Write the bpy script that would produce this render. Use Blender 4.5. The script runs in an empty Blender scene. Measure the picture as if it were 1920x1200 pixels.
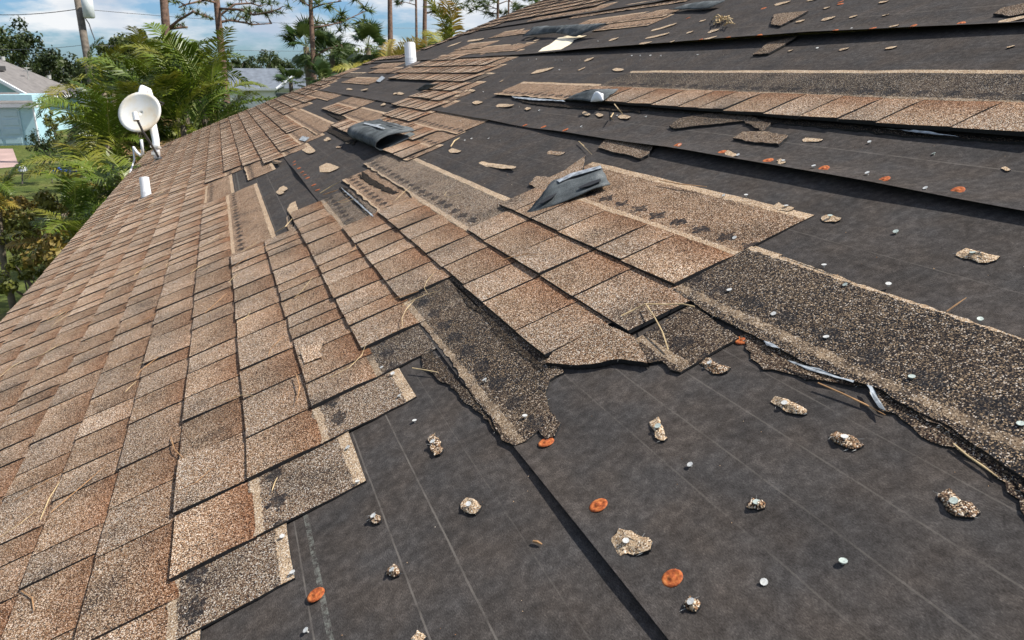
import bpy, bmesh, math, random
from mathutils import Vector, Matrix, noise
R = random.Random(7)
rad = math.radians
# ------------------------------------------------------------------ frame
# roof axes seen from the camera (x right, y up, z forward), measured on the photograph
F = 1450.0                                   # focal length in photo pixels (1920 wide)
def nrm(a):
    l = math.sqrt(sum(c * c for c in a)); return [c / l for c in a]
CU = nrm([404.6 - 960, 600 - 134.7, F])                       # along the courses, away from the camera
_d = (math.cos(rad(27.4)), math.sin(rad(27.4)))
CV = nrm([_d[0], _d[1], -(_d[0] * CU[0] + _d[1] * CU[1]) / CU[2]])   # up the slope
CN = [CU[1]*CV[2]-CU[2]*CV[1], CU[2]*CV[0]-CU[0]*CV[2], CU[0]*CV[1]-CU[1]*CV[0]]
if CN[1] < 0: CN = [-c for c in CN]
TH = rad(22.0); CT, ST = math.cos(TH), math.sin(TH)           # roof pitch
HC = 0.66                                                     # camera height over the roof plane
CHX = [CT*CV[i]-ST*CN[i] for i in range(3)]
CWZ = [CT*CN[i]+ST*CV[i] for i in range(3)]
RIGHT = Vector((CHX[0], CU[0], CWZ[0])); UP = Vector((CHX[1], CU[1], CWZ[1])); FWD = Vector((CHX[2], CU[2], CWZ[2]))
CAM = Vector((-HC*ST, 0, HC*CT))
GZ = -3.6                                                     # ground level
def roof(a, b, c=0.0): return Vector((b*CT - c*ST, a, b*ST + c*CT))
def rp(x, y):                                                 # roof coordinates of a measured photo point
    r = (x-960, 600-y, F); t = -HC/sum(r[i]*CN[i] for i in range(3))
    return (t*sum(r[i]*CU[i] for i in range(3)), t*sum(r[i]*CV[i] for i in range(3)))
def vp(x, y, d): return CAM + RIGHT*((x-960)/F*d) + UP*((600-y)/F*d) + FWD*d
def gp(x, y, z=GZ):
    r = vp(x, y, 1.0) - CAM; return CAM + r*((z-CAM.z)/r.z)
def pix(p):
    q = p-CAM; d = q.dot(FWD); return (960+F*q.dot(RIGHT)/d, 600-F*q.dot(UP)/d, d)

# ------------------------------------------------------------------ camera, sky, sun, exposure
sc = bpy.context.scene
cam = bpy.data.cameras.new('camera'); camo = bpy.data.objects.new('camera', cam); sc.collection.objects.link(camo)
cam.sensor_width = 36; cam.lens = 36*F/1920; cam.clip_start = .02; cam.clip_end = 3000
M = Matrix((RIGHT, UP, -FWD)).transposed().to_4x4(); M.translation = CAM
camo.matrix_world = M
cam.dof.use_dof = True; cam.dof.focus_distance = 1.7; cam.dof.aperture_fstop = 20
sc.camera = camo
SUNL = Vector((1.45, -0.30, 1.0))                             # in roof axes (up slope, along, normal)
SUND = Vector((SUNL.x*CT - SUNL.z*ST, SUNL.y, SUNL.x*ST + SUNL.z*CT)).normalized()
W = bpy.data.worlds.new('World'); sc.world = W; W.use_nodes = True
nt = W.node_tree; N = nt.nodes; L = nt.links
for n in list(N): N.remove(n)
out = N.new('ShaderNodeOutputWorld'); bg = N.new('ShaderNodeBackground'); bg.inputs['Strength'].default_value = .075
sky = N.new('ShaderNodeTexSky'); sky.sky_type = 'NISHITA'; sky.sun_disc = False
sky.sun_elevation = math.asin(SUND.z); sky.sun_rotation = math.atan2(SUND.x, SUND.y)
sky.air_density = 1.0; sky.dust_density = .6
geo = N.new('ShaderNodeTexCoord'); mp = N.new('ShaderNodeMapping'); mp.inputs['Scale'].default_value = (2.6, 2.6, 9.0)
L.new(geo.outputs['Generated'], mp.inputs['Vector'])
nz = N.new('ShaderNodeTexNoise'); nz.inputs['Scale'].default_value = 1.7; nz.inputs['Detail'].default_value = 8; nz.inputs['Roughness'].default_value = .58
L.new(mp.outputs[0], nz.inputs['Vector'])
rmp = N.new('ShaderNodeValToRGB'); rmp.color_ramp.elements[0].position = .455; rmp.color_ramp.elements[1].position = .55
L.new(nz.outputs[0], rmp.inputs[0])
nz2 = N.new('ShaderNodeTexNoise'); nz2.inputs['Scale'].default_value = 3.1; nz2.inputs['Detail'].default_value = 6
L.new(mp.outputs[0], nz2.inputs['Vector'])
cl = N.new('ShaderNodeValToRGB'); cl.color_ramp.elements[0].position = .36; cl.color_ramp.elements[0].color = (4.6, 5.5, 6.8, 1)
cl.color_ramp.elements[1].position = .6; cl.color_ramp.elements[1].color = (8.6, 8.8, 9.0, 1)
L.new(nz2.outputs[0], cl.inputs[0])
mx = N.new('ShaderNodeMix'); mx.data_type = 'RGBA'
skb = N.new('ShaderNodeMix'); skb.data_type = 'RGBA'; skb.blend_type = 'MULTIPLY'; skb.inputs[0].default_value = 1; skb.inputs[7].default_value = (.56, .82, 1.20, 1)
L.new(sky.outputs[0], skb.inputs[6])
L.new(rmp.outputs[0], mx.inputs[0]); L.new(skb.outputs[2], mx.inputs[6]); L.new(cl.outputs[0], mx.inputs[7])
L.new(mx.outputs[2], bg.inputs[0]); L.new(bg.outputs[0], out.inputs[0])
sd = bpy.data.lights.new('sun', 'SUN'); sd.energy = 5.0; sd.angle = rad(.5); sd.color = (1, .955, .88)
so = bpy.data.objects.new('sun', sd); sc.collection.objects.link(so)
so.rotation_euler = SUND.to_track_quat('Z', 'Y').to_euler(); so.location = (0, 0, 30)
sc.view_settings.view_transform = 'Standard'; sc.view_settings.look = 'None'; sc.view_settings.gamma = 1
sc.view_settings.use_curve_mapping = False; sc.view_settings.exposure = 0.52

# ------------------------------------------------------------------ helpers
COL = sc.collection
def props(o, label=None, cat=None, group=None, kind=None):
    if label: o['label'] = label
    if cat: o['category'] = cat
    if group: o['group'] = group
    if kind: o['kind'] = kind
    return o
def empty(name, loc, label, cat, group=None):
    o = bpy.data.objects.new(name, None); COL.objects.link(o); o.location = loc; o.empty_display_size = .2
    return props(o, label, cat, group)
class MB:
    """collects faces with a material slot, two uv maps and a tint, then links ONE mesh object"""
    def __init__(s): s.v = []; s.f = []; s.m = []; s.uv = []; s.st = []; s.c = []
    def pt(s, p): s.v.append(tuple(p)); return len(s.v)-1
    def face(s, idx, m=0, uv=None, st=None, c=None):
        s.f.append(tuple(idx)); s.m.append(m)
        k = len(idx)
        s.uv.append(uv or [(0, 0)]*k); s.st.append(st or [(0, .5)]*k); s.c.append(c or [(1, 1, 1, 0)]*k)
    def poly(s, pts, m=0, **k): s.face([s.pt(p) for p in pts], m, **k)
    def box(s, c, ex, ey, ez, m=0):
        c = Vector(c); i = [s.pt(c + ex*x + ey*y + ez*z) for x in (-1, 1) for y in (-1, 1) for z in (-1, 1)]
        for q in ((0, 1, 3, 2), (4, 6, 7, 5), (0, 4, 5, 1), (2, 3, 7, 6), (0, 2, 6, 4), (1, 5, 7, 3)): s.face([i[j] for j in q], m)
    def tube(s, pts, r, n=6, m=0, cap=True):
        pts = [Vector(p) for p in pts]; rings = []; nv = None
        for i, p in enumerate(pts):
            t = (pts[min(i+1, len(pts)-1)] - pts[max(i-1, 0)]).normalized()
            if nv is None: nv = t.orthogonal().normalized()
            nv = (nv - t*nv.dot(t)).normalized(); bv = t.cross(nv)
            rr = r[i] if isinstance(r, (list, tuple)) else r
            rings.append([s.pt(p + (nv*math.cos(6.28318*j/n) + bv*math.sin(6.28318*j/n))*rr) for j in range(n)])
        for a, b in zip(rings, rings[1:]):
            for j in range(n): s.face((a[j], a[(j+1) % n], b[(j+1) % n], b[j]), m)
        if cap: s.face(rings[0][::-1], m); s.face(rings[-1], m)
    def build(s, name, mats, parent=None, smooth=False, data=False):
        me = bpy.data.meshes.new(name); 
        if not s.v: s.v = [(0, 0, 0)]
        lo = [min(p[i] for p in s.v) for i in range(3)]; hi = [max(p[i] for p in s.v) for i in range(3)]
        o0 = Vector(((lo[0]+hi[0])/2, (lo[1]+hi[1])/2, lo[2])) if not data else Vector((0, 0, 0))
        me.from_pydata([tuple(Vector(p)-o0) for p in s.v], [], s.f)
        for mm in (mats if isinstance(mats, (list, tuple)) else [mats]): me.materials.append(mm)
        me.polygons.foreach_set('material_index', s.m)
        for nm, src in (('UVMap', s.uv), ('strip', s.st)):
            l = me.uv_layers.new(name=nm); l.data.foreach_set('uv', [x for f in src for p in f for x in p])
        at = me.color_attributes.new('tint', 'FLOAT_COLOR', 'CORNER'); at.data.foreach_set('color', [x for f in s.c for p in f for x in p])
        if smooth: me.polygons.foreach_set('use_smooth', [True]*len(s.f))
        me.update()
        if data: return me
        o = bpy.data.objects.new(name, me); COL.objects.link(o)
        if parent: o.parent = parent; o.location = o0 - parent_loc(parent)
        else: o.location = o0
        return o
def parent_loc(p):
    l = Vector((0, 0, 0))
    while p: l = l + p.location; p = p.parent
    return l
def inst(me, name, loc, rot=None, scale=1, parent=None):
    o = bpy.data.objects.new(name, me); COL.objects.link(o)
    if parent: o.parent = parent; loc = Vector(loc) - parent_loc(parent)
    o.location = loc
    if rot: o.rotation_euler = rot
    o.scale = (scale,)*3
    return o

# ------------------------------------------------------------------ materials
class NT:
    def __init__(s, name, rough=.8, spec=.3):
        s.m = bpy.data.materials.new(name); s.m.use_nodes = True; s.t = s.m.node_tree; s.N = s.t.nodes; s.L = s.t.links
        s.p = s.N['Principled BSDF']; s.p.inputs['Roughness'].default_value = rough; s.p.inputs['Specular IOR Level'].default_value = spec
    def n(s, t, **k):
        o = s.N.new(t)
        for a, b in k.items():
            if a in o.inputs: o.inputs[a].default_value = b
            else: setattr(o, a, b)
        return o
    def link(s, a, b): s.L.new(a, b)
    def ramp(s, src, els, interp='LINEAR'):
        r = s.n('ShaderNodeValToRGB'); r.color_ramp.interpolation = interp
        e = r.color_ramp.elements
        while len(e) < len(els): e.new(.5)
        for q, (p, c) in zip(e, els): q.position = p; q.color = (c[0], c[1], c[2], 1) if not isinstance(c, (int, float)) else (c, c, c, 1)
        s.link(src, r.inputs[0]); return r.outputs[0]
    def mix(s, f, a, b, mode='MIX'):
        m = s.n('ShaderNodeMix', data_type='RGBA', blend_type=mode)
        for i, x in ((0, f), (6, a), (7, b)):
            if hasattr(x, 'is_output'): s.link(x, m.inputs[i])
            else: m.inputs[i].default_value = x if i == 0 else (x[0], x[1], x[2], 1)
        return m.outputs[2]
    def math(s, op, a, b=0.0, c=0.0):
        m = s.n('ShaderNodeMath', operation=op)
        for i, x in enumerate((a, b, c)):
            if hasattr(x, 'is_output'): s.link(x, m.inputs[i])
            else: m.inputs[i].default_value = x
        return m.outputs[0]
    def bump(s, h, strength, dist):
        b = s.n('ShaderNodeBump', Strength=strength, Distance=dist); s.link(h, b.inputs['Height']); s.link(b.outputs[0], s.p.inputs['Normal'])
    def col(s, c): s.link(c, s.p.inputs['Base Color'])
def simple(name, c, rough=.6, var=.15, scale=8, metal=0, spec=.4, bump=0):
    t = NT(name, rough, spec); t.p.inputs['Metallic'].default_value = metal
    tc = t.n('ShaderNodeTexCoord'); nz = t.n('ShaderNodeTexNoise', Scale=scale, Detail=4.0); t.link(tc.outputs['Object'], nz.inputs['Vector'])
    t.col(t.ramp(nz.outputs[0], [(.3, tuple(x*(1-var) for x in c)), (.7, tuple(min(1, x*(1+var)) for x in c))]))
    if bump: t.bump(nz.outputs[0], .6, bump)
    return t.m
def granules(name, strip):
    t = NT(name, .95, .08)
    uv = t.n('ShaderNodeUVMap', uv_map='UVMap'); at = t.n('ShaderNodeAttribute', attribute_name='tint')
    wob = t.n('ShaderNodeTexNoise', Scale=60.0, Detail=2.0); t.link(uv.outputs[0], wob.inputs['Vector'])
    vo = t.n('ShaderNodeTexVoronoi', voronoi_dimensions='2D', Scale=720.0); t.link(uv.outputs[0], vo.inputs['Vector'])
    sep = t.n('ShaderNodeSeparateColor'); t.link(vo.outputs['Color'], sep.inputs[0])
    tan = t.ramp(sep.outputs[0], [(0, (.018, .016, .015)), (.20, (.075, .050, .036)), (.36, (.15, .078, .042)), (.46, (.245, .145, .082)), (.62, (.33, .235, .155)), (.78, (.49, .39, .285)), (.91, (.72, .66, .58))], 'CONSTANT')
    dark = t.ramp(sep.outputs[0], [(0, (.010, .010, .012)), (.46, (.030, .029, .031)), (.66, (.085, .068, .054)), (.79, (.19, .14, .092)), (.89, (.32, .24, .155)), (.96, (.55, .50, .44))], 'CONSTANT')
    cream = t.ramp(sep.outputs[0], [(0, (.10, .07, .05)), (.15, (.34, .23, .14)), (.5, (.50, .37, .24)), (.8, (.62, .50, .36)), (.93, (.75, .68, .58))], 'CONSTANT')
    pn = t.n('ShaderNodeTexNoise', Scale=7.0, Detail=5.0, Roughness=.62); t.link(uv.outputs[0], pn.inputs['Vector'])
    pf = t.ramp(pn.outputs[0], [(.51, 0), (.68, .6)])
    al = t.math('MINIMUM', t.math('ADD', at.outputs['Alpha'], pf), 1.0)
    c = t.mix(al, tan, dark)
    lo = t.n('ShaderNodeTexNoise', Scale=14.0, Detail=4.0, Roughness=.6); t.link(uv.outputs[0], lo.inputs['Vector'])
    lof = t.ramp(lo.outputs[0], [(.3, .78), (.5, 1.0), (.72, 1.14)])
    c = t.mix(1.0, c, at.outputs['Color'], 'MULTIPLY')
    if strip:
        su = t.n('ShaderNodeUVMap', uv_map='strip'); sx = t.n('ShaderNodeSeparateXYZ'); t.link(su.outputs[0], sx.inputs[0])
        wv = t.math('MULTIPLY_ADD', t.math('SUBTRACT', wob.outputs[0], .5), .10, sx.outputs[1])
        def band(lo_, hi_, sft):
            return t.math('MULTIPLY', t.math('SMOOTHSTEP', lo_-sft, lo_+sft, wv) if False else t.math('GREATER_THAN', wv, lo_), t.math('LESS_THAN', wv, hi_))
        cb = t.math('MAXIMUM', t.math('MULTIPLY', band(.98, 1.105, 0), t.math('SUBTRACT', 1.0, t.math('MULTIPLY', at.outputs['Alpha'], t.ramp(lo.outputs[0], [(.35, .25), (.6, 1.0)])))), band(2.205, 2.6, 0))
        c = t.mix(t.math('MULTIPLY', cb, .88), c, t.mix(.25, cream, at.outputs['Color'], 'MULTIPLY'))
        # sealant dashes: patches of black tar along the bond line
        ph = t.math('FRACT', t.math('MULTIPLY', sx.outputs[0], 11.0))
        du = t.math('ABSOLUTE', t.math('SUBTRACT', ph, .5)); dv = t.math('ABSOLUTE', t.math('SUBTRACT', sx.outputs[1], 1.30))
        ns = t.n('ShaderNodeTexNoise', Scale=75.0, Detail=3.0); t.link(uv.outputs[0], ns.inputs['Vector'])
        q = t.math('ADD', t.math('MULTIPLY', du, 1.0), t.math('MULTIPLY', dv, 2.6))
        q = t.math('ADD', q, t.math('MULTIPLY', t.math('SUBTRACT', ns.outputs[0], .5), .75))
        dash = t.math('LESS_THAN', q, .35)
        dash = t.math('MULTIPLY', dash, t.math('SUBTRACT', 1.0, t.math('MULTIPLY', at.outputs['Alpha'], .3)))
        c = t.mix(t.math('MULTIPLY', dash, t.ramp(ns.outputs[0], [(.38, .97), (.66, .55)])), c, (.012, .013, .016))
    c = t.mix(1.0, c, lof, 'MULTIPLY')
    t.col(c); t.bump(vo.outputs['Distance'], .35, .0012)
    return t.m
mat_gran = granules('shingle granules', False); mat_strip = granules('shingle headlap granules', True)
mat_edge = simple('asphalt edge', (.012, .012, .013), .7, .5, 200)
def grey_back():
    t = NT('shingle underside', .85, .1); tc = t.n('ShaderNodeTexCoord')
    nz = t.n('ShaderNodeTexNoise', Scale=9.0, Detail=6.0, Roughness=.65); t.link(tc.outputs['Object'], nz.inputs['Vector'])
    n2 = t.n('ShaderNodeTexNoise', Scale=400.0, Detail=2.0); t.link(tc.outputs['Object'], n2.inputs['Vector'])
    c = t.ramp(nz.outputs[0], [(.3, (.04, .045, .046)), (.52, (.10, .111, .114)), (.70, (.19, .20, .20))])
    c = t.mix(.55, c, t.ramp(n2.outputs[0], [(.35, .35), (.65, 1.4)]), 'MULTIPLY')
    t.col(c); t.bump(t.math('ADD', n2.outputs[0], t.math('MULTIPLY', nz.outputs[0], 3.0)), .8, .004); return t.m
mat_back = grey_back()
def felt():
    t = NT('felt underlayment', .95, .05); uv = t.n('ShaderNodeUVMap', uv_map='UVMap')
    def nz(sc_, d, r=.5, mp=None):
        n = t.n('ShaderNodeTexNoise', Scale=sc_, Detail=d, Roughness=r)
        if mp:
            m = t.n('ShaderNodeMapping'); m.inputs['Scale'].default_value = mp; m.inputs['Rotation'].default_value = (0, 0, .5); t.link(uv.outputs[0], m.inputs[0]); t.link(m.outputs[0], n.inputs['Vector'])
        else: t.link(uv.outputs[0], n.inputs['Vector'])
        return n.outputs[0]
    big = nz(7, 5, .6); mid = nz(62, 5, .65); crs = nz(3.2, 5, .55, (.25, 6, 1)); fine = nz(260, 4, .8, (1, 2.6, 1)); hue = nz(10, 3)
    base = t.mix(t.ramp(hue, [(.35, 0), (.65, 1)]), (.050, .046, .044), (.058, .049, .043))
    c = t.mix(1, base, t.ramp(big, [(.3, .82), (.5, 1.0), (.72, 1.25)]), 'MULTIPLY')
    c = t.mix(1, c, t.ramp(mid, [(.34, .7), (.5, .97), (.70, 1.45)]), 'MULTIPLY')
    c = t.mix(1, c, t.ramp(fine, [(.3, .5), (.5, 1.0), (.72, 1.8)]), 'MULTIPLY')
    sx = t.n('ShaderNodeSeparateXYZ'); t.link(uv.outputs[0], sx.inputs[0])
    wb = t.math('MULTIPLY_ADD', t.math('SUBTRACT', big, .5), .004, sx.outputs[1])
    br = nz(23, 3)
    for b0, w_, s_ in ((-.0135, .0013, .8), (-.083, .0013, .8), (-.2195, .0012, .7), (.361, .0012, .45), (.431, .0012, .45), (.291, .0012, .3), (.505, .001, .4), (.70, .0012, .4), (.845, .0012, .4), (1.18, .002, .5), (1.40, .002, .4), (1.62, .003, .5), (2.15, .003, .4), (.075, .001, .25)):
        ln = t.math('LESS_THAN', t.math('ABSOLUTE', t.math('SUBTRACT', wb, b0)), w_)
        c = t.mix(t.math('MULTIPLY', ln, t.math('MULTIPLY', t.ramp(br, [(.3, .2), (.6, 1)]), s_)), c, (.14, .125, .11))
    ch = t.math('LESS_THAN', t.math('ABSOLUTE', t.math('SUBTRACT', sx.outputs[1], -.1985)), .0042)
    brk = t.ramp(nz(85, 5, .8), [(.45, 0), (.60, 1)])
    c = t.mix(t.math('MULTIPLY', ch, t.math('MULTIPLY', brk, .55)), c, (.22, .23, .20))
    t.col(c); h = t.math('ADD', t.math('MULTIPLY', fine, .30), t.math('ADD', t.math('MULTIPLY', crs, 1.5), big)); t.bump(h, .35, .006)
    return t.m
mat_felt = felt()
def rust():
    t = NT('rusted tin cap', .75, .3); tc = t.n('ShaderNodeTexCoord')
    nz = t.n('ShaderNodeTexNoise', Scale=160.0, Detail=5.0, Roughness=.7); t.link(tc.outputs['Object'], nz.inputs['Vector'])
    t.col(t.ramp(nz.outputs[0], [(.30, (.09, .022, .008)), (.48, (.33, .075, .018)), (.62, (.50, .16, .04)), (.78, (.50, .27, .12))])); return t.m
mat_rust = rust()
mat_nail = simple('galvanised nail', (.60, .59, .55), .4, .3, 300, .25)
mat_nailg = simple('weathered nail', (.42, .47, .42), .45, .3, 300, .3)
mat_tape = simple('release film', (.30, .32, .33), .35, .75, 60, .1, .6)
mat_fibre = simple('torn mat fibre', (.26, .26, .25), .8, .5, 300)
mat_wood = simple('bare plywood', (.84, .72, .52), .75, .12, 14)
mat_white = simple('white paint', (.78, .79, .80), .5, .06, 5)
mat_needle = simple('dry pine needle', (.36, .20, .09), .7, .4, 30)
mat_needle2 = simple('pale dry straw', (.50, .37, .20), .7, .35, 30)
mat_dgrey = simple('dark grey metal', (.085, .08, .08), .5, .2, 20, .3)

# ------------------------------------------------------------------ ground and setting
def ground_mat():
    t = NT('lawn', 1, .1); tc = t.n('ShaderNodeTexCoord')
    a = t.n('ShaderNodeTexNoise', Scale=.35, Detail=6.0, Roughness=.6); b = t.n('ShaderNodeTexNoise', Scale=5.0, Detail=6.0, Roughness=.75)
    for q in (a, b): t.link(tc.outputs['Object'], q.inputs['Vector'])
    c = t.ramp(a.outputs[0], [(.35, (.05, .075, .016)), (.55, (.10, .115, .03)), (.72, (.19, .15, .07))])
    t.col(t.mix(1, c, t.ramp(b.outputs[0], [(.3, .45), (.7, 1.5)]), 'MULTIPLY')); t.bump(b.outputs[0], .8, .08); return t.m
mb = MB(); mb.poly([(-600, -300, GZ), (900, -300, GZ), (900, 1500, GZ), (-600, 1500, GZ)])
props(mb.build('ground', ground_mat()), kind='structure')
dw = MB(); q = [gp(-260, 279), gp(24, 279), gp(36, 312), gp(-260, 340)]
dw.poly([Vector((p.x, p.y, GZ+.006)) for p in q])
props(dw.build('driveway', simple('pink concrete', (.36, .25, .22), .9, .18, .7)), kind='structure')

# ------------------------------------------------------------------ the damaged roof
EX = .1425; B0 = .004
def bk(k): return B0 + EX*k + (.02*(k-9)/3 if 9 < k < 14 else .027 if k >= 14 else 0)
def far_edge(b):
    pts = [(-2, 12.95), (-.4, 12.9), (.46, 12.65), (1.58, 11.95), (2.08, 11.8), (2.16, 10.3), (2.35, 9.75), (3.05, 9.6), (3.8, 9.35), (4.6, 9.2)]
    for (b0, e0), (b1, e1) in zip(pts, pts[1:]):
        if b <= b1: return e0 + (e1-e0)*max(0, (b-b0)/(b1-b0))
    return 9.2
house = empty('house', (0, 0, GZ), 'house in the foreground whose storm-stripped brown shingle roof fills the photo', 'house')
# deck, fascia, walls
EAVE = -1.40; RIDGE = 4.45; NEAR = -2.6
mat_fascia = simple('fascia board', (.55, .50, .44), .6, .1, 4); mat_stucco = simple('cream stucco', (.55, .47, .36), .9, .1, 30)
dk = MB(); steps = [EAVE + (RIDGE-EAVE)*i/60 for i in range(61)]
for b0, b1 in zip(steps, steps[1:]):
    dk.poly([roof(NEAR, b0, -.004), roof(NEAR, b1, -.004), roof(far_edge(b1)-.02, b1, -.004), roof(far_edge(b0)-.02, b0, -.004)][::-1])
    dk.poly([roof(far_edge(b0)-.02, b0, -.004), roof(far_edge(b1)-.02, b1, -.004), roof(far_edge(b1)-.02, b1, -.16), roof(far_edge(b0)-.02, b0, -.16)])
rz = roof(0, RIDGE)
dk.poly([roof(NEAR, RIDGE, -.004), roof(9.2, RIDGE, -.004), (rz.x+5, 9.2, rz.z-2), (rz.x+5, NEAR, rz.z-2)])
dk.build('roof_deck', mat_wood, house)
fa = MB(); e0 = roof(NEAR, EAVE-.012, -.09); e1 = roof(12.9, EAVE-.012, -.09)
fa.box((e0+e1)/2, Vector((.011, 0, 0)), Vector((0, (12.9-NEAR)/2, 0)), Vector((0, 0, .085))); fa.build('fascia', mat_fascia, house)
wl = MB(); ex0 = roof(0, EAVE).x+.45
wl.box((ex0, (NEAR+12.3)/2, (GZ+-.75)/2), Vector((.1, 0, 0)), Vector((0, (12.3-NEAR)/2, 0)), Vector((0, 0, (-.75-GZ)/2)))
wl.box((ex0+4, 8.6, (GZ-.75)/2), Vector((3.85, 0, 0)), Vector((0, .1, 0)), Vector((0, 0, (-.75-GZ)/2)))
wl.build('wall', mat_stucco, house)
# felt: three sheets lapped up the slope, lower edges lifting
SEAMS = [-1.40, .141, 1.031, 1.922, 2.815]
def lift(i, a):
    if i == 1: base = .002 + .0065*math.exp(-((a-.70)/.26)**2) + .013*math.exp(-((a-4.55)/.42)**2)
    elif i == 2: base = .008 + .016*math.exp(-((a-1.6)/.9)**2) + .006*noise.noise((a*1.7, 3, 0))
    else: base = .012 + .022*math.exp(-((a-2.6)/1.1)**2) + .010*math.exp(-((a-4.2)/.7)**2)
    return max(.001, base + (.0006 if i == 1 else .003)*noise.noise((a*3.1, i*9.0, 1)))
for i, s0 in enumerate(SEAMS):
    top = (SEAMS[i+1]+.07) if i+1 < len(SEAMS) else RIDGE-.1
    f = MB(); grid = {}
    rows = [0, .012, .03, .06, .12] + [.12+(top-s0-.12)*j/14 for j in range(1, 15)]
    na = 130; amin = NEAR+.2
    for r_, db in enumerate(rows):
        for j in range(na+1):
            b = s0+db; am = min(far_edge(b), far_edge(b+.01))-.01
            a = amin + (am-amin)*(j/na)**1.6
            z = 0.0005*i
            if i: z += lift(i, a)*max(0, 1-db/.12)**1.5 + .0012
            if i and db == 0: b += .004*noise.noise((a*2.2, i*5, 7))
            z += .0016*noise.noise((a*1.3, b*2.5, i*3.0)) + (.004*max(0, noise.noise((a*.8+b*1.5, b*6.0, i*7.0))-.15) if b > .75 or i == 3 else 0)
            grid[r_, j] = (f.pt(roof(a, b, z)), (a, b))
    for r_ in range(len(rows)-1):
        for j in range(na):
            c4 = [grid[r_, j], grid[r_, j+1], grid[r_+1, j+1], grid[r_+1, j]][::-1]
            f.face([c[0] for c in c4], 0, uv=[c[1] for c in c4])
    f.build('felt_sheet', mat_felt, house, smooth=True)

# courses: (course, nearest a, farthest a, tabs present or only the headlap left)
FAR = 99
ST_ = [(-k, -9, FAR, 1) for k in range(5, 11)] + [
 (-4, 1.00, FAR, 1), (-3, 1.15, 4.97, 1), (-3, 5.93, FAR, 1), (-2, 1.34, 3.26, 1), (-2, 5.20, 6.13, 0), (-2, 6.13, FAR, 1),
 (-1, 1.50, 3.23, 1), (-1, 5.95, FAR, 1), (0, 1.665, 3.55, 1), (0, 5.58, FAR, 1), (1, 1.85, 2.86, 1), (1, 2.86, 3.80, 0), (1, 5.82, FAR, 1),
 (2, 1.22, 2.84, 1), (2, 2.84, 3.97, 0), (2, 5.98, 6.9, 0), (2, 6.9, FAR, 1), (3, 1.15, 2.15, 1), (3, 3.54, 5.0, 0), (3, 8.9, FAR, 1),
 (4, 1.23, 2.24, 1), (4, 3.62, 4.1, 1), (4, 4.95, 6.15, 1), (4, 6.15, 6.5, 0), (4, 9.5, FAR, 1), (5, 3.64, 3.95, 0), (5, 3.95, 5.35, 1), (5, 6.55, 7.75, 1), (5, 8.4, 9.3, 0), (5, 9.3, FAR, 1),
 (6, 4.60, 5.45, 1), (6, 10.4, FAR, 1), (7, 4.72, 5.78, 1), (7, 10.7, FAR, 1), (8, 4.90, 5.79, 1), (8, 8.2, 10.1, 0), (8, 11.0, FAR, 1), (8, 3.10, 4.24, 0),
 (9, 5.1, 6.0, 1), (9, 6.15, 7.2, 0), (9, 10.0, 11.2, 0), (9, 11.2, FAR, 1), (9, -1.5, 3.22, 1), (10, 5.27, 7.86, 1), (10, 8.2, 9.8, 0), (10, 11.3, FAR, 1), (11, 5.4, 8.09, 1), (11, 9.0, 10.4, 0),
 (12, 5.64, 8.0, 1), (12, 11.2, FAR, 0), (13, 5.75, 6.95, 0), (13, 6.95, 7.8, 1), (13, 11.3, FAR, 1), (14, 7.0, 7.9, 0), (15, 9.9, FAR, 1), (14, 9.8, FAR, 1), (16, 6.6, 7.6, 0), (16, 9.5, FAR, 1), (17, 9.4, FAR, 1), (16, 4.3, 5.7, 0), (15, 4.25, 5.0, 0),
 (18, 9.3, FAR, 1), (18, 4.5, 6.3, 0), (19, 9.0, FAR, 1), (19, 6.0, 7.6, 0), (20, 8.6, FAR, 1), (20, 3.9, 5.4, 0), (21, 6.3, FAR, 1), (22, 5.5, FAR, 1), (23, 5.2, FAR, 1), (24, 5.0, FAR, 1), (25, 4.9, FAR, 1), (26, 4.6, FAR, 1), (27, 4.5, FAR, 1), (28, 4.4, FAR, 1), (29, 4.4, FAR, 1)]
T = .0040
def lz(k, b): return max(T*.9, T*(3.0-2.0*(b-bk(k))/(2*EX)))
def raised(k, a):                                             # curled-up band at the right
    if k == 9 and a < 3.4: return .010
    if k == 8 and a < 4.4: return .006
    return 0.0
def has(k, a, full=True):
    return any(s[0] == k and s[1]-1e-6 <= a <= s[2]+1e-6 and (s[3] or not full) for s in ST_)
def slab(mb, outline, zf, th, mtop, tint, k=None, stv=.5):
    """outline in roof (a, b); top at zf(a, b); black cut sides of thickness th"""
    n = len(outline)
    top = [mb.pt(roof(a, b, zf(a, b))) for a, b in outline]
    bot = [mb.pt(roof(a, b, zf(a, b)-(th(a, b) if callable(th) else th))) for a, b in outline]
    area = sum(outline[i][0]*outline[(i+1) % n][1]-outline[(i+1) % n][0]*outline[i][1] for i in range(n))
    order = list(range(n)) if area < 0 else list(range(n))[::-1]
    mb.face([top[i] for i in order], mtop, uv=[outline[i] for i in order], st=[(outline[i][0], (outline[i][1]-bk(k))/EX if k is not None else stv) for i in order],
            c=[tint(*outline[i]) if callable(tint) else tint for i in order])
    for i in range(n):
        j = (i+1) % n; mb.face((top[i], bot[i], bot[j], top[j]) if area < 0 else (top[i], top[j], bot[j], bot[i]), 1)
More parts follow.
